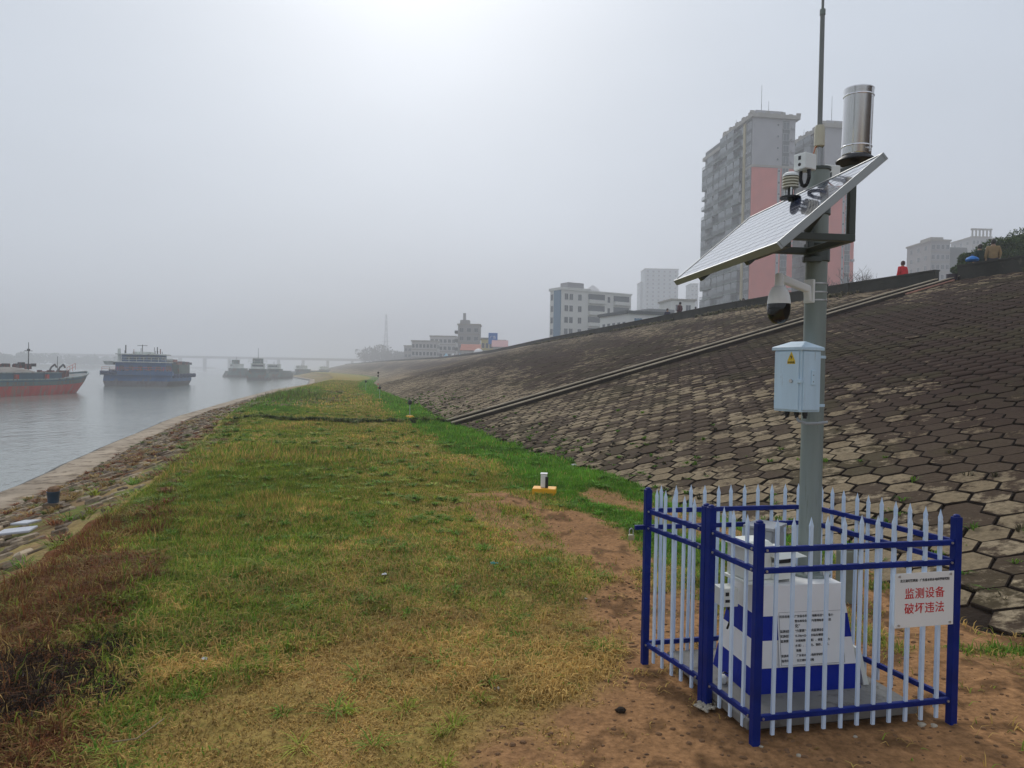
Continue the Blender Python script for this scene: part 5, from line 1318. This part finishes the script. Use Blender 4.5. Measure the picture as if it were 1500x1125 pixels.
# low white building
o2 = at(920, 453, 120); T = Bld('low_white_building', (o2.x, o2.y, 4.6), .35, 'low white two storey building with a grey pitched parapet behind the levee wall', 'building')
T.box('wall', 0, 14, 0, 10, 0, 7.0, m_off2); T.box('grey_fascia', -.35, 14.3, -.35, 10.3, 7.0, 7.5, m_tside); T.box('roof_unit', 5, 10, 2, 8, 7.5, 8.2, m_hzg0)
T.box('blue_panel', 1.2, 2.6, -.08, -.004, 2.4, 6.3, m_curt)
for z in (1.8, 4.9):
    for a in (3.6, 5.6, 7.8, 10., 12.2): T.win('f', a, z, 1.2, 1.5, -.01)
    for a in (1.2, 3.0, 4.8, 6.6, 8.4): T.win('l', a, z, 1.0, 1.7, -.01)
# small grey building behind the crest people
o3 = at(984, 441, 165); T = Bld('grey_hut', (o3.x, o3.y, 4.6), .15, 'small grey building with a flat roof behind the people on the crest', 'building')
T.box('wall', 0, 5.5, 0, 8, 0, 13.8, m_off); T.box('roof_slab', -.3, 5.8, -.3, 8.3, 13.8, 14.2, m_corn)
for a in (1.5, 3.9): T.win('f', a, 12.2, 1.2, 1.4, -.01); T.win('f', a, 9., 1.2, 1.4, -.01)
# generic blocks: px of left edge at the top, right edge, top y, distance
m_hz = mat('pale_render', (.52, .52, .50), .8, var=.08, scale=.2); m_hzg = mat('grey_render', (.30, .30, .29), .8, var=.1, scale=.2); m_green_t = mat('greenish_tower', (.36, .42, .42), .7, var=.1, scale=.2); m_yelw = mat('yellow_wall', (.55, .48, .2), .8, var=.1)
def block(pl_, pr, pt_, Yb, dep, m, label, rows_n, cols_n, roof=None, name='apartment_block', group=None, ww=1.5, wh=1.5, rz=0.):
    a = at(pl_, pt_, Yb); b = at(pr, pt_, Yb); Wd = b.x - a.x; base = 4.5; H_ = a.z - base
    T = Bld(name, (a.x, Yb, base), rz, label, 'building', group)
    T.box('wall', 0, Wd, 0, dep, -3, H_, m); T.box('roof_slab', -.3, Wd + .3, -.3, dep + .3, H_, H_ + .5, roof or m_corn)
    fh_ = 3.1
    for k in range(rows_n):
        z = H_ - 1.8 - fh_ * k
        if z < 1: break
        for j in range(cols_n): T.win('f', Wd * (j + .5) / cols_n, z, min(ww, Wd / cols_n * .7), wh, -.01)
        for q in (.2, .5, .8): T.win('l', dep * q, z, ww, wh, -.01); T.win('r', dep * q, z, ww, wh, Wd + .01)
        T.box('floor_band', -.08, Wd + .08, -.12, -.004, z - fh_ / 2 - .1, z - fh_ / 2 + .15, roof or m_corn)
    return T, Wd, H_
block(945, 994, 394, 560, 18, m_green_t, 'tall hazy greenish tower behind the low white building', 17, 6)
block(938, 947, 414, 570, 14, m_green_t, 'lower hazy wing left of the greenish tower', 14, 1)
block(1012, 1023, 416, 560, 16, m_green_t, 'narrow hazy tower just left of the pink high rise', 14, 2)
T, w_, h_ = block(854, 884, 428, 820, 14, m_hz, 'faint hazy block rising behind the white office block', 12, 5)
MB().lathe([(9.0, 0), (7.2, 3.5), (4.0, 6), (1.3, 8)], 16).build('domed_roof', m_hzg, T.root, loc=(w_ / 2, 7, h_ + .5))
block(603, 640, 500, 300, 12, m_hz, 'pale four storey block with long window bands at the left end of the far town', 5, 7, ww=3.0)
T, w_, h_ = block(630, 668, 493, 318, 12, m_hz, 'higher pale block behind the four storey block in the far town', 6, 6, ww=3.0)
block(592, 603, 507, 380, 12, m_hzg, 'faint grey block at the very left end of the far town', 5, 2)
T, w_, h_ = block(671, 703, 476, 270, 10, m_hzg, 'grey concrete apartment block with a chimney on its roof in the far town', 8, 3)
T.box('chimney', 1.6, 2.6, 3, 4, h_ + .5, h_ + 4.6, m_hzg); T.box('roof_room', .6, 4, 2, 8, h_ + .5, h_ + 2.0, m_hzg)
for k in range(6): T.box('balcony', -1.3, -.004, 1, 7, h_ - 3.1 * k - 3.0, h_ - 3.1 * k - 2.0, m_tside)
T, w_, h_ = block(705, 722, 497, 215, 9, m_yelw, 'yellow building beside the blue roof sign in the far town', 3, 3)
T, w_, h_ = block(718, 740, 500, 222, 9, m_hzg, 'grey green building under the blue roof sign', 3, 3)
bb3 = at(722, 503, 212); bbd = empty('roof_billboard', (bb3.x, bb3.y, bb3.z), 0, 'blue roof sign with white lettering in the far town', 'billboard')
MB().b2(-1.3, 1.3, -.1, .1, -.2, 3.).build('blue_face', mat('sign_blue', (.02, .16, .5), .5, var=.05), bbd)
text('广告', 1.7, bbd, (0, -.12, 1.7), (PI / 2, 0, 0), m_pw)
for x in (-1., 1.): MB().tube((x, .2, -2.5), (x, .2, 2.5), .08).build('sign_leg', m_grey, bbd)
m_redroof = mat('red_roof', (.42, .13, .08), .8, var=.15, scale=1)
for k, (pa_, pb2, pt_, Yb, l_) in enumerate([(676, 703, 513, 225, 'small pale house with a red pitched roof below the grey apartment block'), (722, 742, 508, 205, 'low house with a faded pink roof at the right end of the far town')]):
    a = at(pa_, pt_, Yb); b = at(pb2, pt_, Yb); W_ = b.x - a.x; hw_ = a.z - 4.5
    T = Bld('red_roofed_house', (a.x, Yb, 4.5), 0, l_, 'house', 'red roofed houses in the far town'); T.box('wall', 0, W_, 0, 7, -2, hw_, m_hz)
    MB().add([(-.4, -.6, hw_), (W_ + .4, -.6, hw_), (W_ + .4, 7.6, hw_), (-.4, 7.6, hw_), (-.4, 3.5, hw_ + 2.), (W_ + .4, 3.5, hw_ + 2.)], [(3, 2, 1, 0), (0, 1, 5, 4), (2, 3, 4, 5), (0, 4, 3), (1, 2, 5)]).build('roof', m_redroof if k == 0 else mat('pink_roof', (.5, .28, .28), .8), T.root)
    for q in (.2, .5, .8): T.win('f', W_ * q, max(.8, hw_ - 1.4), .9, 1., -.01)
p = at(701, 517, 205); dm = empty('white_dome', (p.x, p.y, 4.6), 0, 'small white domed kiosk at the foot of the yellow building', 'kiosk')
MB().lathe([(1.3, -1), (1.3, 2.0)], 16).build('drum', m_hz, dm); MB().lathe([(1.45, 2.0), (1.3, 2.7), (.8, 3.3), (.1, 3.5)], 16).build('dome', m_pw, dm, smooth=True)
p = at(648, 527, 255)
cn = empty('market_canopy', (p.x, p.y, 4.6), 0, 'row of pale blue and white peaked canopies before the far pale blocks', 'canopy')
for k in range(4):
    MB().add([(k * 2.4, 0, 1.6), (k * 2.4 + 2.3, 0, 1.6), (k * 2.4 + 2.3, 3, 1.6), (k * 2.4, 3, 1.6), (k * 2.4 + 1.15, 1.5, 3.4)], [(3, 2, 1, 0), (0, 1, 4), (1, 2, 4), (2, 3, 4), (3, 0, 4)]).build('canopy_roof', m_pw if k % 2 else mat('pale_blue_canvas', (.35, .6, .72), .7), cn)
    MB().tube((k * 2.4 + .1, .1, -1), (k * 2.4 + .1, .1, 1.6), .06).build('canopy_leg', m_grey, cn)
T, w_, h_ = block(1364, 1392, 353, 230, 14, m_hzg, 'pale hazy apartment tower right of the red jacket with a stepped roof', 13, 4, group='hazy towers at the right')
T.box('side_wing', w_ + .01, w_ + 6.5, 2, 14, -3, h_ - 1.5, m_tside); T.box('roof_crown', 1, w_ - 1, 2, 8, h_ + .5, h_ + 1.6, m_corn)
T, w_, h_ = block(1424, 1452, 348, 290, 14, m_hzg, 'hazy block with columned roof frame behind the green trees', 15, 5, group='hazy towers at the right')
for q in range(6): T.box('roof_column', w_ * q / 5.3, w_ * q / 5.3 + .5, 0, .5, h_ + .5, h_ + 3, m_corn)
T.box('roof_beam', -.3, w_ + .3, -.2, .7, h_ + 3, h_ + 3.6, m_corn)
block(1456, 1484, 350, 310, 14, m_hz, 'faint pale block at the far right above the green trees', 13, 5, group='hazy towers at the right')
block(1397, 1424, 362, 330, 14, m_hz, 'faint lower block between the two hazy right hand towers', 12, 5, group='hazy towers at the right')
# lattice pylon
p = at(565, 520, 760); py = empty('lattice_pylon', (p.x, 760, 3), 0, 'faint lattice power pylon in the haze beyond the far trees', 'pylon')
lt = MB(); Hp = 56.
for sx_, sy_ in ((-1, -1), (1, -1), (1, 1), (-1, 1)): lt.tube((sx_ * 2.6, sy_ * 2.6, 0), (sx_ * .4, sy_ * .4, Hp), .22, .14, 5)
for k in range(9):
    z0, z1 = Hp * k / 9, Hp * (k + 1) / 9; a0 = 2.6 - 2.2 * k / 9; a1_ = 2.6 - 2.2 * (k + 1) / 9
    for s1, s2 in (((-1, -1), (1, -1)), ((1, -1), (1, 1)), ((1, 1), (-1, 1)), ((-1, 1), (-1, -1))): lt.tube((s1[0] * a0, s1[1] * a0, z0), (s2[0] * a1_, s2[1] * a1_, z1), .09, n=4).tube((s2[0] * a0, s2[1] * a0, z0), (s1[0] * a1_, s1[1] * a1_, z1), .09, n=4)
lt.build('lattice', m_grey, py)
for z in (24, 28, 32): MB().bar((-4, 0, z), (4, 0, z), .3, .3).build('cross_arm', m_grey, py)
# bridge
pL, pR = at(120, 523, 900), at(545, 531, 900)
bd = empty('river_bridge', (pL.x, 900, 0), 0, 'faint long girder bridge crossing the river in the haze', 'bridge')
Lb = pR.x - pL.x + 60
MB().b2(-60, Lb, -5, 5, 11.6, 13.4).build('deck', m_conc2, bd); MB().b2(-60, Lb, -5.2, -5, 13.41, 14.3).build('railing', m_conc2, bd)
for k in range(int(Lb / 30)): MB().b2(k * 30 - 1, k * 30 + 1, -3, 3, -4, 11.59).build('pier', m_conc2, bd)

# ------------------------------------------------------------------ SHIPS
def rust(name, c, c2, sc=.6, th=.5): return mat(name, c, .75, var=.2, scale=sc, col2=c2, c2=th, stretch=(1, 1, .25), detail=6)
m_red_h = rust('red_hull', (.50, .055, .045), (.30, .16, .11)); m_grn_h = rust('green_hull', (.10, .16, .15), (.18, .10, .07)); m_blu_h = rust('blue_hull', (.025, .095, .23), (.11, .12, .13), .5, .56)
m_blu_d = rust('dull_blue', (.06, .13, .18), (.12, .10, .08), .6, .58); m_gr_h = rust('grey_lower_hull', (.12, .115, .115), (.09, .06, .05)); m_deck = rust('deck_paint', (.11, .16, .17), (.16, .10, .07)); m_dwh = rust('ship_white', (.60, .64, .60), (.25, .2, .17), .8, .6)
m_rim = rust('rubbing_strake', (.22, .30, .30), (.14, .1, .08)); m_tarp = mat('cargo_sand', (.24, .22, .2), .9, var=.2, scale=.5)
def hull(root, L, hb, sheer, draft, bands, bow=.3, bow_rake=4., stern_hb=.8, n=26, name='hull'):
    """local y forward; bands: list of (z fraction, material) bottom up"""
    mats_ = [b[1] for b in bands]; fr_ = [b[0] for b in bands] + [1.]
    ts = np.linspace(0, 1, n); rows_v = []
    def sec(t):
        fb = 1 - max(0, (t - (1 - bow)) / bow) ** 2.2; fs_ = stern_hb + (1 - stern_hb) * min(1, t / .12) ** .6
        return fb * fs_
    b = MB(); G = []
    for t in ts:
        row = []
        zt = sheer[0] * (1 - t) ** 3 + sheer[1] * 1. + sheer[2] * max(0, (t - .72) / .28) ** 2
        for f in fr_:
            z = -draft + (zt + draft) * f; wf = sec(t); flare = 1 if f > .35 else .9 + .1 * f / .35
            hbf = hb * (wf * (1 if f > .6 else 1 - (1 - f / .6) * .35 * max(0, (t - .75) / .25))) * flare
            yy = t * L + (bow_rake * (f - .35) * max(0, (t - .8) / .2) ** 2) - 1.5 * (1 - f) * max(0, (.1 - t) / .1)
            row.append((hbf, yy, z))
        G.append(row)
    m_ = len(fr_); V = [(x, y_, z) for row in G for x, y_, z in row] + [(-x, y_, z) for row in G for x, y_, z in row]; o_ = n * m_
    for k in range(m_ - 1):
        fs = []
        for i in range(n - 1):
            a = i * m_ + k; fs += [(a, a + m_, a + m_ + 1, a + 1), (o_ + a + 1, o_ + a + m_ + 1, o_ + a + m_, o_ + a)]
        fs.append((k, k + 1, o_ + k + 1, o_ + k))
        e_ = (n - 1) * m_ + k; fs.append((e_ + 1, e_, o_ + e_, o_ + e_ + 1))
        q = MB().add(V, fs); q.build(name if k == m_ - 2 else 'hull_band', mats_[k], root)
    # deck
    fs = [(i * m_ + m_ - 1, (i + 1) * m_ + m_ - 1, o_ + (i + 1) * m_ + m_ - 1, o_ + i * m_ + m_ - 1) for i in range(n - 1)]
    V2 = [(x * .985, y_, z - .12) for x, y_, z in V]; MB().add(V2, fs).build('deck', m_deck, root)
    return G
def railing(mb, pts, h=.9, r=.03):
    for a, b in zip(pts[:-1], pts[1:]):
        a, b = Vector(a), Vector(b); n = max(1, int((b - a).length / 1.4))
        for i in range(n + 1): q = a.lerp(b, i / n); mb.tube(q, q + Vector((0, 0, h)), r, n=4)
        for f in (.5, 1.): mb.tube(a + Vector((0, 0, h * f)), b + Vector((0, 0, h * f)), r, n=4)
    return mb
# red barge
sb_ = empty('red_barge', (-62.0, 62.5, ZW), .02, 'long cargo barge with rusty red hull and blue coaming cut by the left edge', 'ship', 'cargo vessels on the river')
G = hull(sb_, 44, 3.5, (.2, 1.95, .95), .5, [(0, m_red_h), (.70, m_grn_h), (.90, m_blu_d)], bow=.16, bow_rake=4.2)
st_ = MB()
for sgn in (1, -1):
    for a, b in zip(G[:-1], G[1:]):
        p, q = Vector(a[-1]), Vector(b[-1]); p.x *= sgn; q.x *= sgn; st_.bar(p + Vector((0, 0, .03)), q + Vector((0, 0, .03)), .22, .16)
st_.build('rubbing_strake', m_rim, sb_)
for sgn in (1, -1):
    MB().b2(sgn * 2.75 - .06, sgn * 2.75 + .06, 6, 35.5, 1.8, 2.75).build('hatch_coaming', m_blu_d, sb_)
    MB().b2(sgn * 2.75 - .16, sgn * 2.75 + .16, 6, 35.5, 2.76, 2.86).build('coaming_rim', m_rim, sb_)
MB().b2(-2.7, 2.7, 35.4, 35.5, 1.8, 2.8).b2(-2.7, 2.7, 6, 6.1, 1.8, 2.8).build('coaming_end', m_blu_d, sb_)
hp = MB()
for (y0, y1, zt) in ((8, 15, 3.6), (14, 24, 3.9), (24, 34, 3.5)):
    n = 10; vs = []; fs = []
    for i in range(n + 1):
        for j in range(7): t_, u_2 = i / n, j / 6; vs.append((-2.6 + 5.2 * u_2, y0 + (y1 - y0) * t_, 2.4 + (zt - 2.4) * math.sin(PI * t_) ** .7 * math.sin(PI * u_2) ** .6 + random.uniform(-.05, .05)))
    for i in range(n):
        for j in range(6): a = i * 7 + j; fs.append((a, a + 1, a + 8, a + 7))
    hp.add(vs, fs)
hp.build('cargo_heap', m_tarp, sb_)
for yq in (12, 19, 26, 32): MB().b2(2.85, 3.15, yq - .25, yq + .25, 1.95, 2.6).build('red_bollard', m_red_h, sb_)
wn = MB()
for (x, yq, s) in ((1.0, 37.5, .6), (-1., 38, .6), (.3, 40, .5)): wn.tube((x - s, yq, 2.6), (x + s, yq, 2.6), .35, n=12).b2(x - s - .1, x - s, yq - .5, yq + .5, 1.9, 3.1).b2(x + s, x + s + .1, yq - .5, yq + .5, 1.9, 3.1)
wn.build('anchor_winch', rust('winch', (.16, .05, .04), (.05, .05, .05), 2), sb_)
dv_ = MB()
for (x, yq) in ((1.5, 36.6), (-1.2, 39.2)): dv_.path([(x, yq, 2.6), (x, yq + .7, 3.5), (x, yq + 1.5, 3.9), (x, yq + 1.9, 3.5)], .12, 6)
dv_.build('davit', rust('davit', (.05, .06, .07), (.15, .08, .05), 2), sb_)
ju = MB(); rr_ = random.Random(4)
for _ in range(60):
    yq = rr_.uniform(6, 36.5); s = rr_.uniform(.15, .5); ju.box(rr_.uniform(-2.7, -1.2), yq, 3.5 + s / 2 + rr_.uniform(-.2, .3), s * 1.4, s * 2, s * rr_.uniform(.7, 1.6), rz=rr_.uniform(0, 3))
ju.build('deck_gear', rust('gear', (.05, .05, .055), (.22, .06, .05), 1.2, .5), sb_)
MB().tube((0, 33, 2), (0, 33, 6.7), .09, .04, 6).bar((0, 32.2, 5.6), (0, 33.8, 5.6), .06, .06).box(0, 33, 5.7, .25, .25, .3).build('mast', m_black, sb_)
MB().tube((0, 39.3, 2), (0, 39.3, 5.0), .05, .03, 6).build('jackstaff', m_black, sb_)
MB().b2(-2.6, 2.6, .8, 5.4, 1.8, 4.2).b2(-2.2, 2.2, 1.4, 4.8, 4.2, 6.2).build('deckhouse', m_dwh, sb_)
railing(MB(), [(2.4, 37.4, 2.6), (1.2, 41.5, 3.2)]).build('railing', m_red_h, sb_)
# blue ship, seen from astern
bs = empty('blue_cargo_ship', (-65.2 - 6.2, 137.5 + 3.0, ZW), .33, 'blue hulled cargo ship with a white tiered deckhouse moored in mid river', 'ship', 'cargo vessels on the river')
bs.rotation_euler = (0, 0, .24); bs.scale = (.9, .9, .87)
G = hull(bs, 30, 6.6, (.3, 2.6, .6), .5, [(0, m_gr_h), (.48, m_blu_h)], bow=.22, bow_rake=2.4, stern_hb=.97)
MB().b2(-7.0, 7.0, -.9, .6, 2.4, 3.3).build('stern_platform', m_blu_h, bs)
tb_ = MB()
for k in range(7): tb_.lathe([(.25, -.5), (.45, -.3), (.45, .3), (.25, .5)], 10, (6.75, 2 + k * 4, 2.3))
tb_.build('tyre_fender', mat('fender_blue', (.02, .04, .10), .7), bs)
for k in range(6): MB().lathe([(.2, -.4), (.38, -.2), (.38, .2), (.2, .4)], 10, (-6.6 + k * .5, -.9, 2.9)).build('tyre_fender', bpy.data.materials['fender_blue'], bs)
MB().b2(-4.6, 5.2, 1.2, 8.2, 2.5, 5.2).build('lower_deckhouse', m_blu_h, bs)
MB().b2(-4.9, 5.4, .8, 8.4, 5.21, 5.4).build('deck_slab', m_dwh, bs)
cg_ = MB(); rc_ = random.Random(9)
for _ in range(70):
    s = rc_.uniform(.25, .8); cg_.box(rc_.uniform(-4, 5.8), rc_.uniform(9.6, 26), 5.0 + s * .4, s * 1.6, s * 1.8, s, rz=rc_.uniform(0, 3))
for _ in range(22):
    s = rc_.uniform(.15, .4); cg_.box(rc_.uniform(-6, 6), rc_.uniform(-.6, 1.0), 3.3 + s / 2, s * 1.4, s, s, rz=rc_.uniform(0, 3))
for _ in range(10): x_, y_ = rc_.uniform(-3.5, 4), rc_.uniform(2, 7); cg_.tube((x_, y_, 7.1), (x_, y_, 7.1 + rc_.uniform(.6, 1.6)), .06, n=5)
cg_.build('deck_cargo', rust('deck_cargo_paint', (.10, .12, .13), (.36, .08, .05), .5, .5), bs)
MB().b2(-3.6, 4.2, 1.8, 7.4, 5.4, 6.9).build('wheelhouse', m_blu_h, bs)
MB().b2(-4.6, 5.0, 1.0, 8.0, 6.91, 7.12).build('roof', m_dwh, bs)
MB().b2(-1.6, 2.0, 2.6, 5.8, 7.12, 7.6).build('upper_cabin', m_dwh, bs)
for x in (-2.6, -1.2, .2, 1.6, 3.): MB().b2(x, x + 1.0, 1.74, 1.795, 5.9, 6.5).build('window', m_glass, bs)
for x in (-3.8, -2., -.2, 1.6, 3.4): MB().b2(x, x + .9, 1.14, 1.195, 3.6, 4.5).build('window', m_glass, bs)
for y0 in (2.4, 4.4): MB().b2(4.21, 4.26, y0, y0 + 1.2, 5.9, 6.5).build('window', m_glass, bs)
MB().b2(5.21, 5.26, 2, 7, 3.4, 4.6).build('side_opening', m_black, bs)
railing(MB(), [(-4.8, 1., 5.4), (5.3, 1., 5.4), (5.3, 8.2, 5.4)], .9, .04).build('railing', m_dwh, bs)
railing(MB(), [(-6.7, -.6, 3.3), (6.7, -.6, 3.3)], .8, .04).build('railing', m_red_h, bs)
MB().b2(-4.4, 6.35, 9.5, 22.5, 2.5, 4.9).build('cargo_hold_wall', rust('hold_green', (.09, .13, .12), (.3, .07, .06), .35, .62), bs)
MB().b2(-2, 5.9, 10, 20, 4.91, 5.4).b2(0, 5, 11, 15, 5.4, 6.1).build('cargo_cover', rust('cover', (.25, .09, .06), (.1, .12, .12), .5, .5), bs)
MB().tube((0, 4, 7.6), (0, 4, 9.2), .08, n=6).tube((-2.8, 2, 7.2), (-2.8, 2, 9.), .12, n=6).tube((3.4, 2, 7.2), (3.4, 2, 8.7), .1, n=6).bar((-1, 4, 9.), (1, 4, 9.), .1, .1).build('mast', m_black, bs)
MB().tube((-4.2, 2.5, 5.5), (-4.2, 2.5, 8.2), .35, .3, 10).build('funnel', m_dwh, bs)
MB().add([(-6.6, 1.4, 4.6), (-5.1, 1.4, 4.6), (-5.1, 4.6, 4.6), (-6.6, 4.6, 4.6), (-6.9, .8, 5.4), (-4.8, .8, 5.4), (-4.8, 5.2, 5.4), (-6.9, 5.2, 5.4)], [(3, 2, 1, 0), (4, 5, 6, 7), (0, 1, 5, 4), (1, 2, 6, 5), (2, 3, 7, 6), (3, 0, 4, 7)]).build('lifeboat', m_dwh, bs)
def small_ship(px, Yc, L, hb, rz, label, tiers=3, mast=5., hm=m_grn_h):
    p = at(px, 552, Yc); r = empty('river_freighter', (p.x, p.y, ZW), rz, label, 'ship', 'cargo vessels on the river')
    hull(r, L, hb, (.4, 2.0, .8), .4, [(0, m_gr_h), (.45, hm)], bow=.3, bow_rake=2., stern_hb=.9, n=14)
    z = 2.0
    for k in range(tiers):
        f = 1 - k * .2; MB().b2(-hb * .75 * f, hb * .75 * f, 1 + k * .5, 7 * f, z, z + 1.5).build('deckhouse', m_dwh if k % 2 else hm, r)
        MB().b2(-hb * .82 * f, hb * .82 * f, .7 + k * .5, 7 * f + .4, z + 1.5, z + 1.62).build('deck_slab', m_dwh, r)
        MB().b2(-hb * .6 * f, hb * .6 * f, .93 + k * .5, .99 + k * .5, z + .6, z + 1.2).build('window_band', m_glass, r); z += 1.62
    MB().tube((0, 3.4, z), (0, 3.4, z + mast), .07, .05, 5).build('mast', m_black, r)
    MB().b2(-hb * .7, hb * .7, 8, L * .8, 1.8, 2.9).build('hatch_coaming', m_deck, r)
    railing(MB(), [(-hb * .8, .9, z - 1.5), (hb * .8, .9, z - 1.5)], .9, .05).build('railing', m_dwh, r)
small_ship(333, 286, 22, 3.2, -.95, 'small hazy freighter left of the pair in mid river with its bow towards the right', 3, 1.2)
small_ship(377, 228, 30, 3.4, .28, 'nearest small freighter seen from astern with stacked grey decks', 3, 3.2)
small_ship(398, 262, 30, 3.2, .1, 'hazy freighter half hidden behind the stern of the nearest small one', 2, 1.)
small_ship(431, 350, 20, 3.6, -1.0, 'faint freighter alone right of the pair near the far bridge', 2, 1.)
small_ship(466, 440, 24, 3.6, -1.1, 'faintest freighter in the haze nearest the grass tip', 2, 1.)

# ------------------------------------------------------------------ HAZE
hz = MB().b2(-1520, 1520, -320, 1620, -4.2, 86).build('haze', [])
m = bpy.data.materials.new('haze_air'); m.use_nodes = True; n = m.node_tree.nodes; n.remove(n['Principled BSDF'])
pv = n.new('ShaderNodeVolumePrincipled'); pv.inputs['Color'].default_value = (.955, .965, 1., 1); pv.inputs['Density'].default_value = HAZE_DENSITY; pv.inputs['Anisotropy'].default_value = .0
m.node_tree.links.new(pv.outputs[0], n['Material Output'].inputs['Volume'])
hz.data.materials.append(m); hz['kind'] = 'stuff'
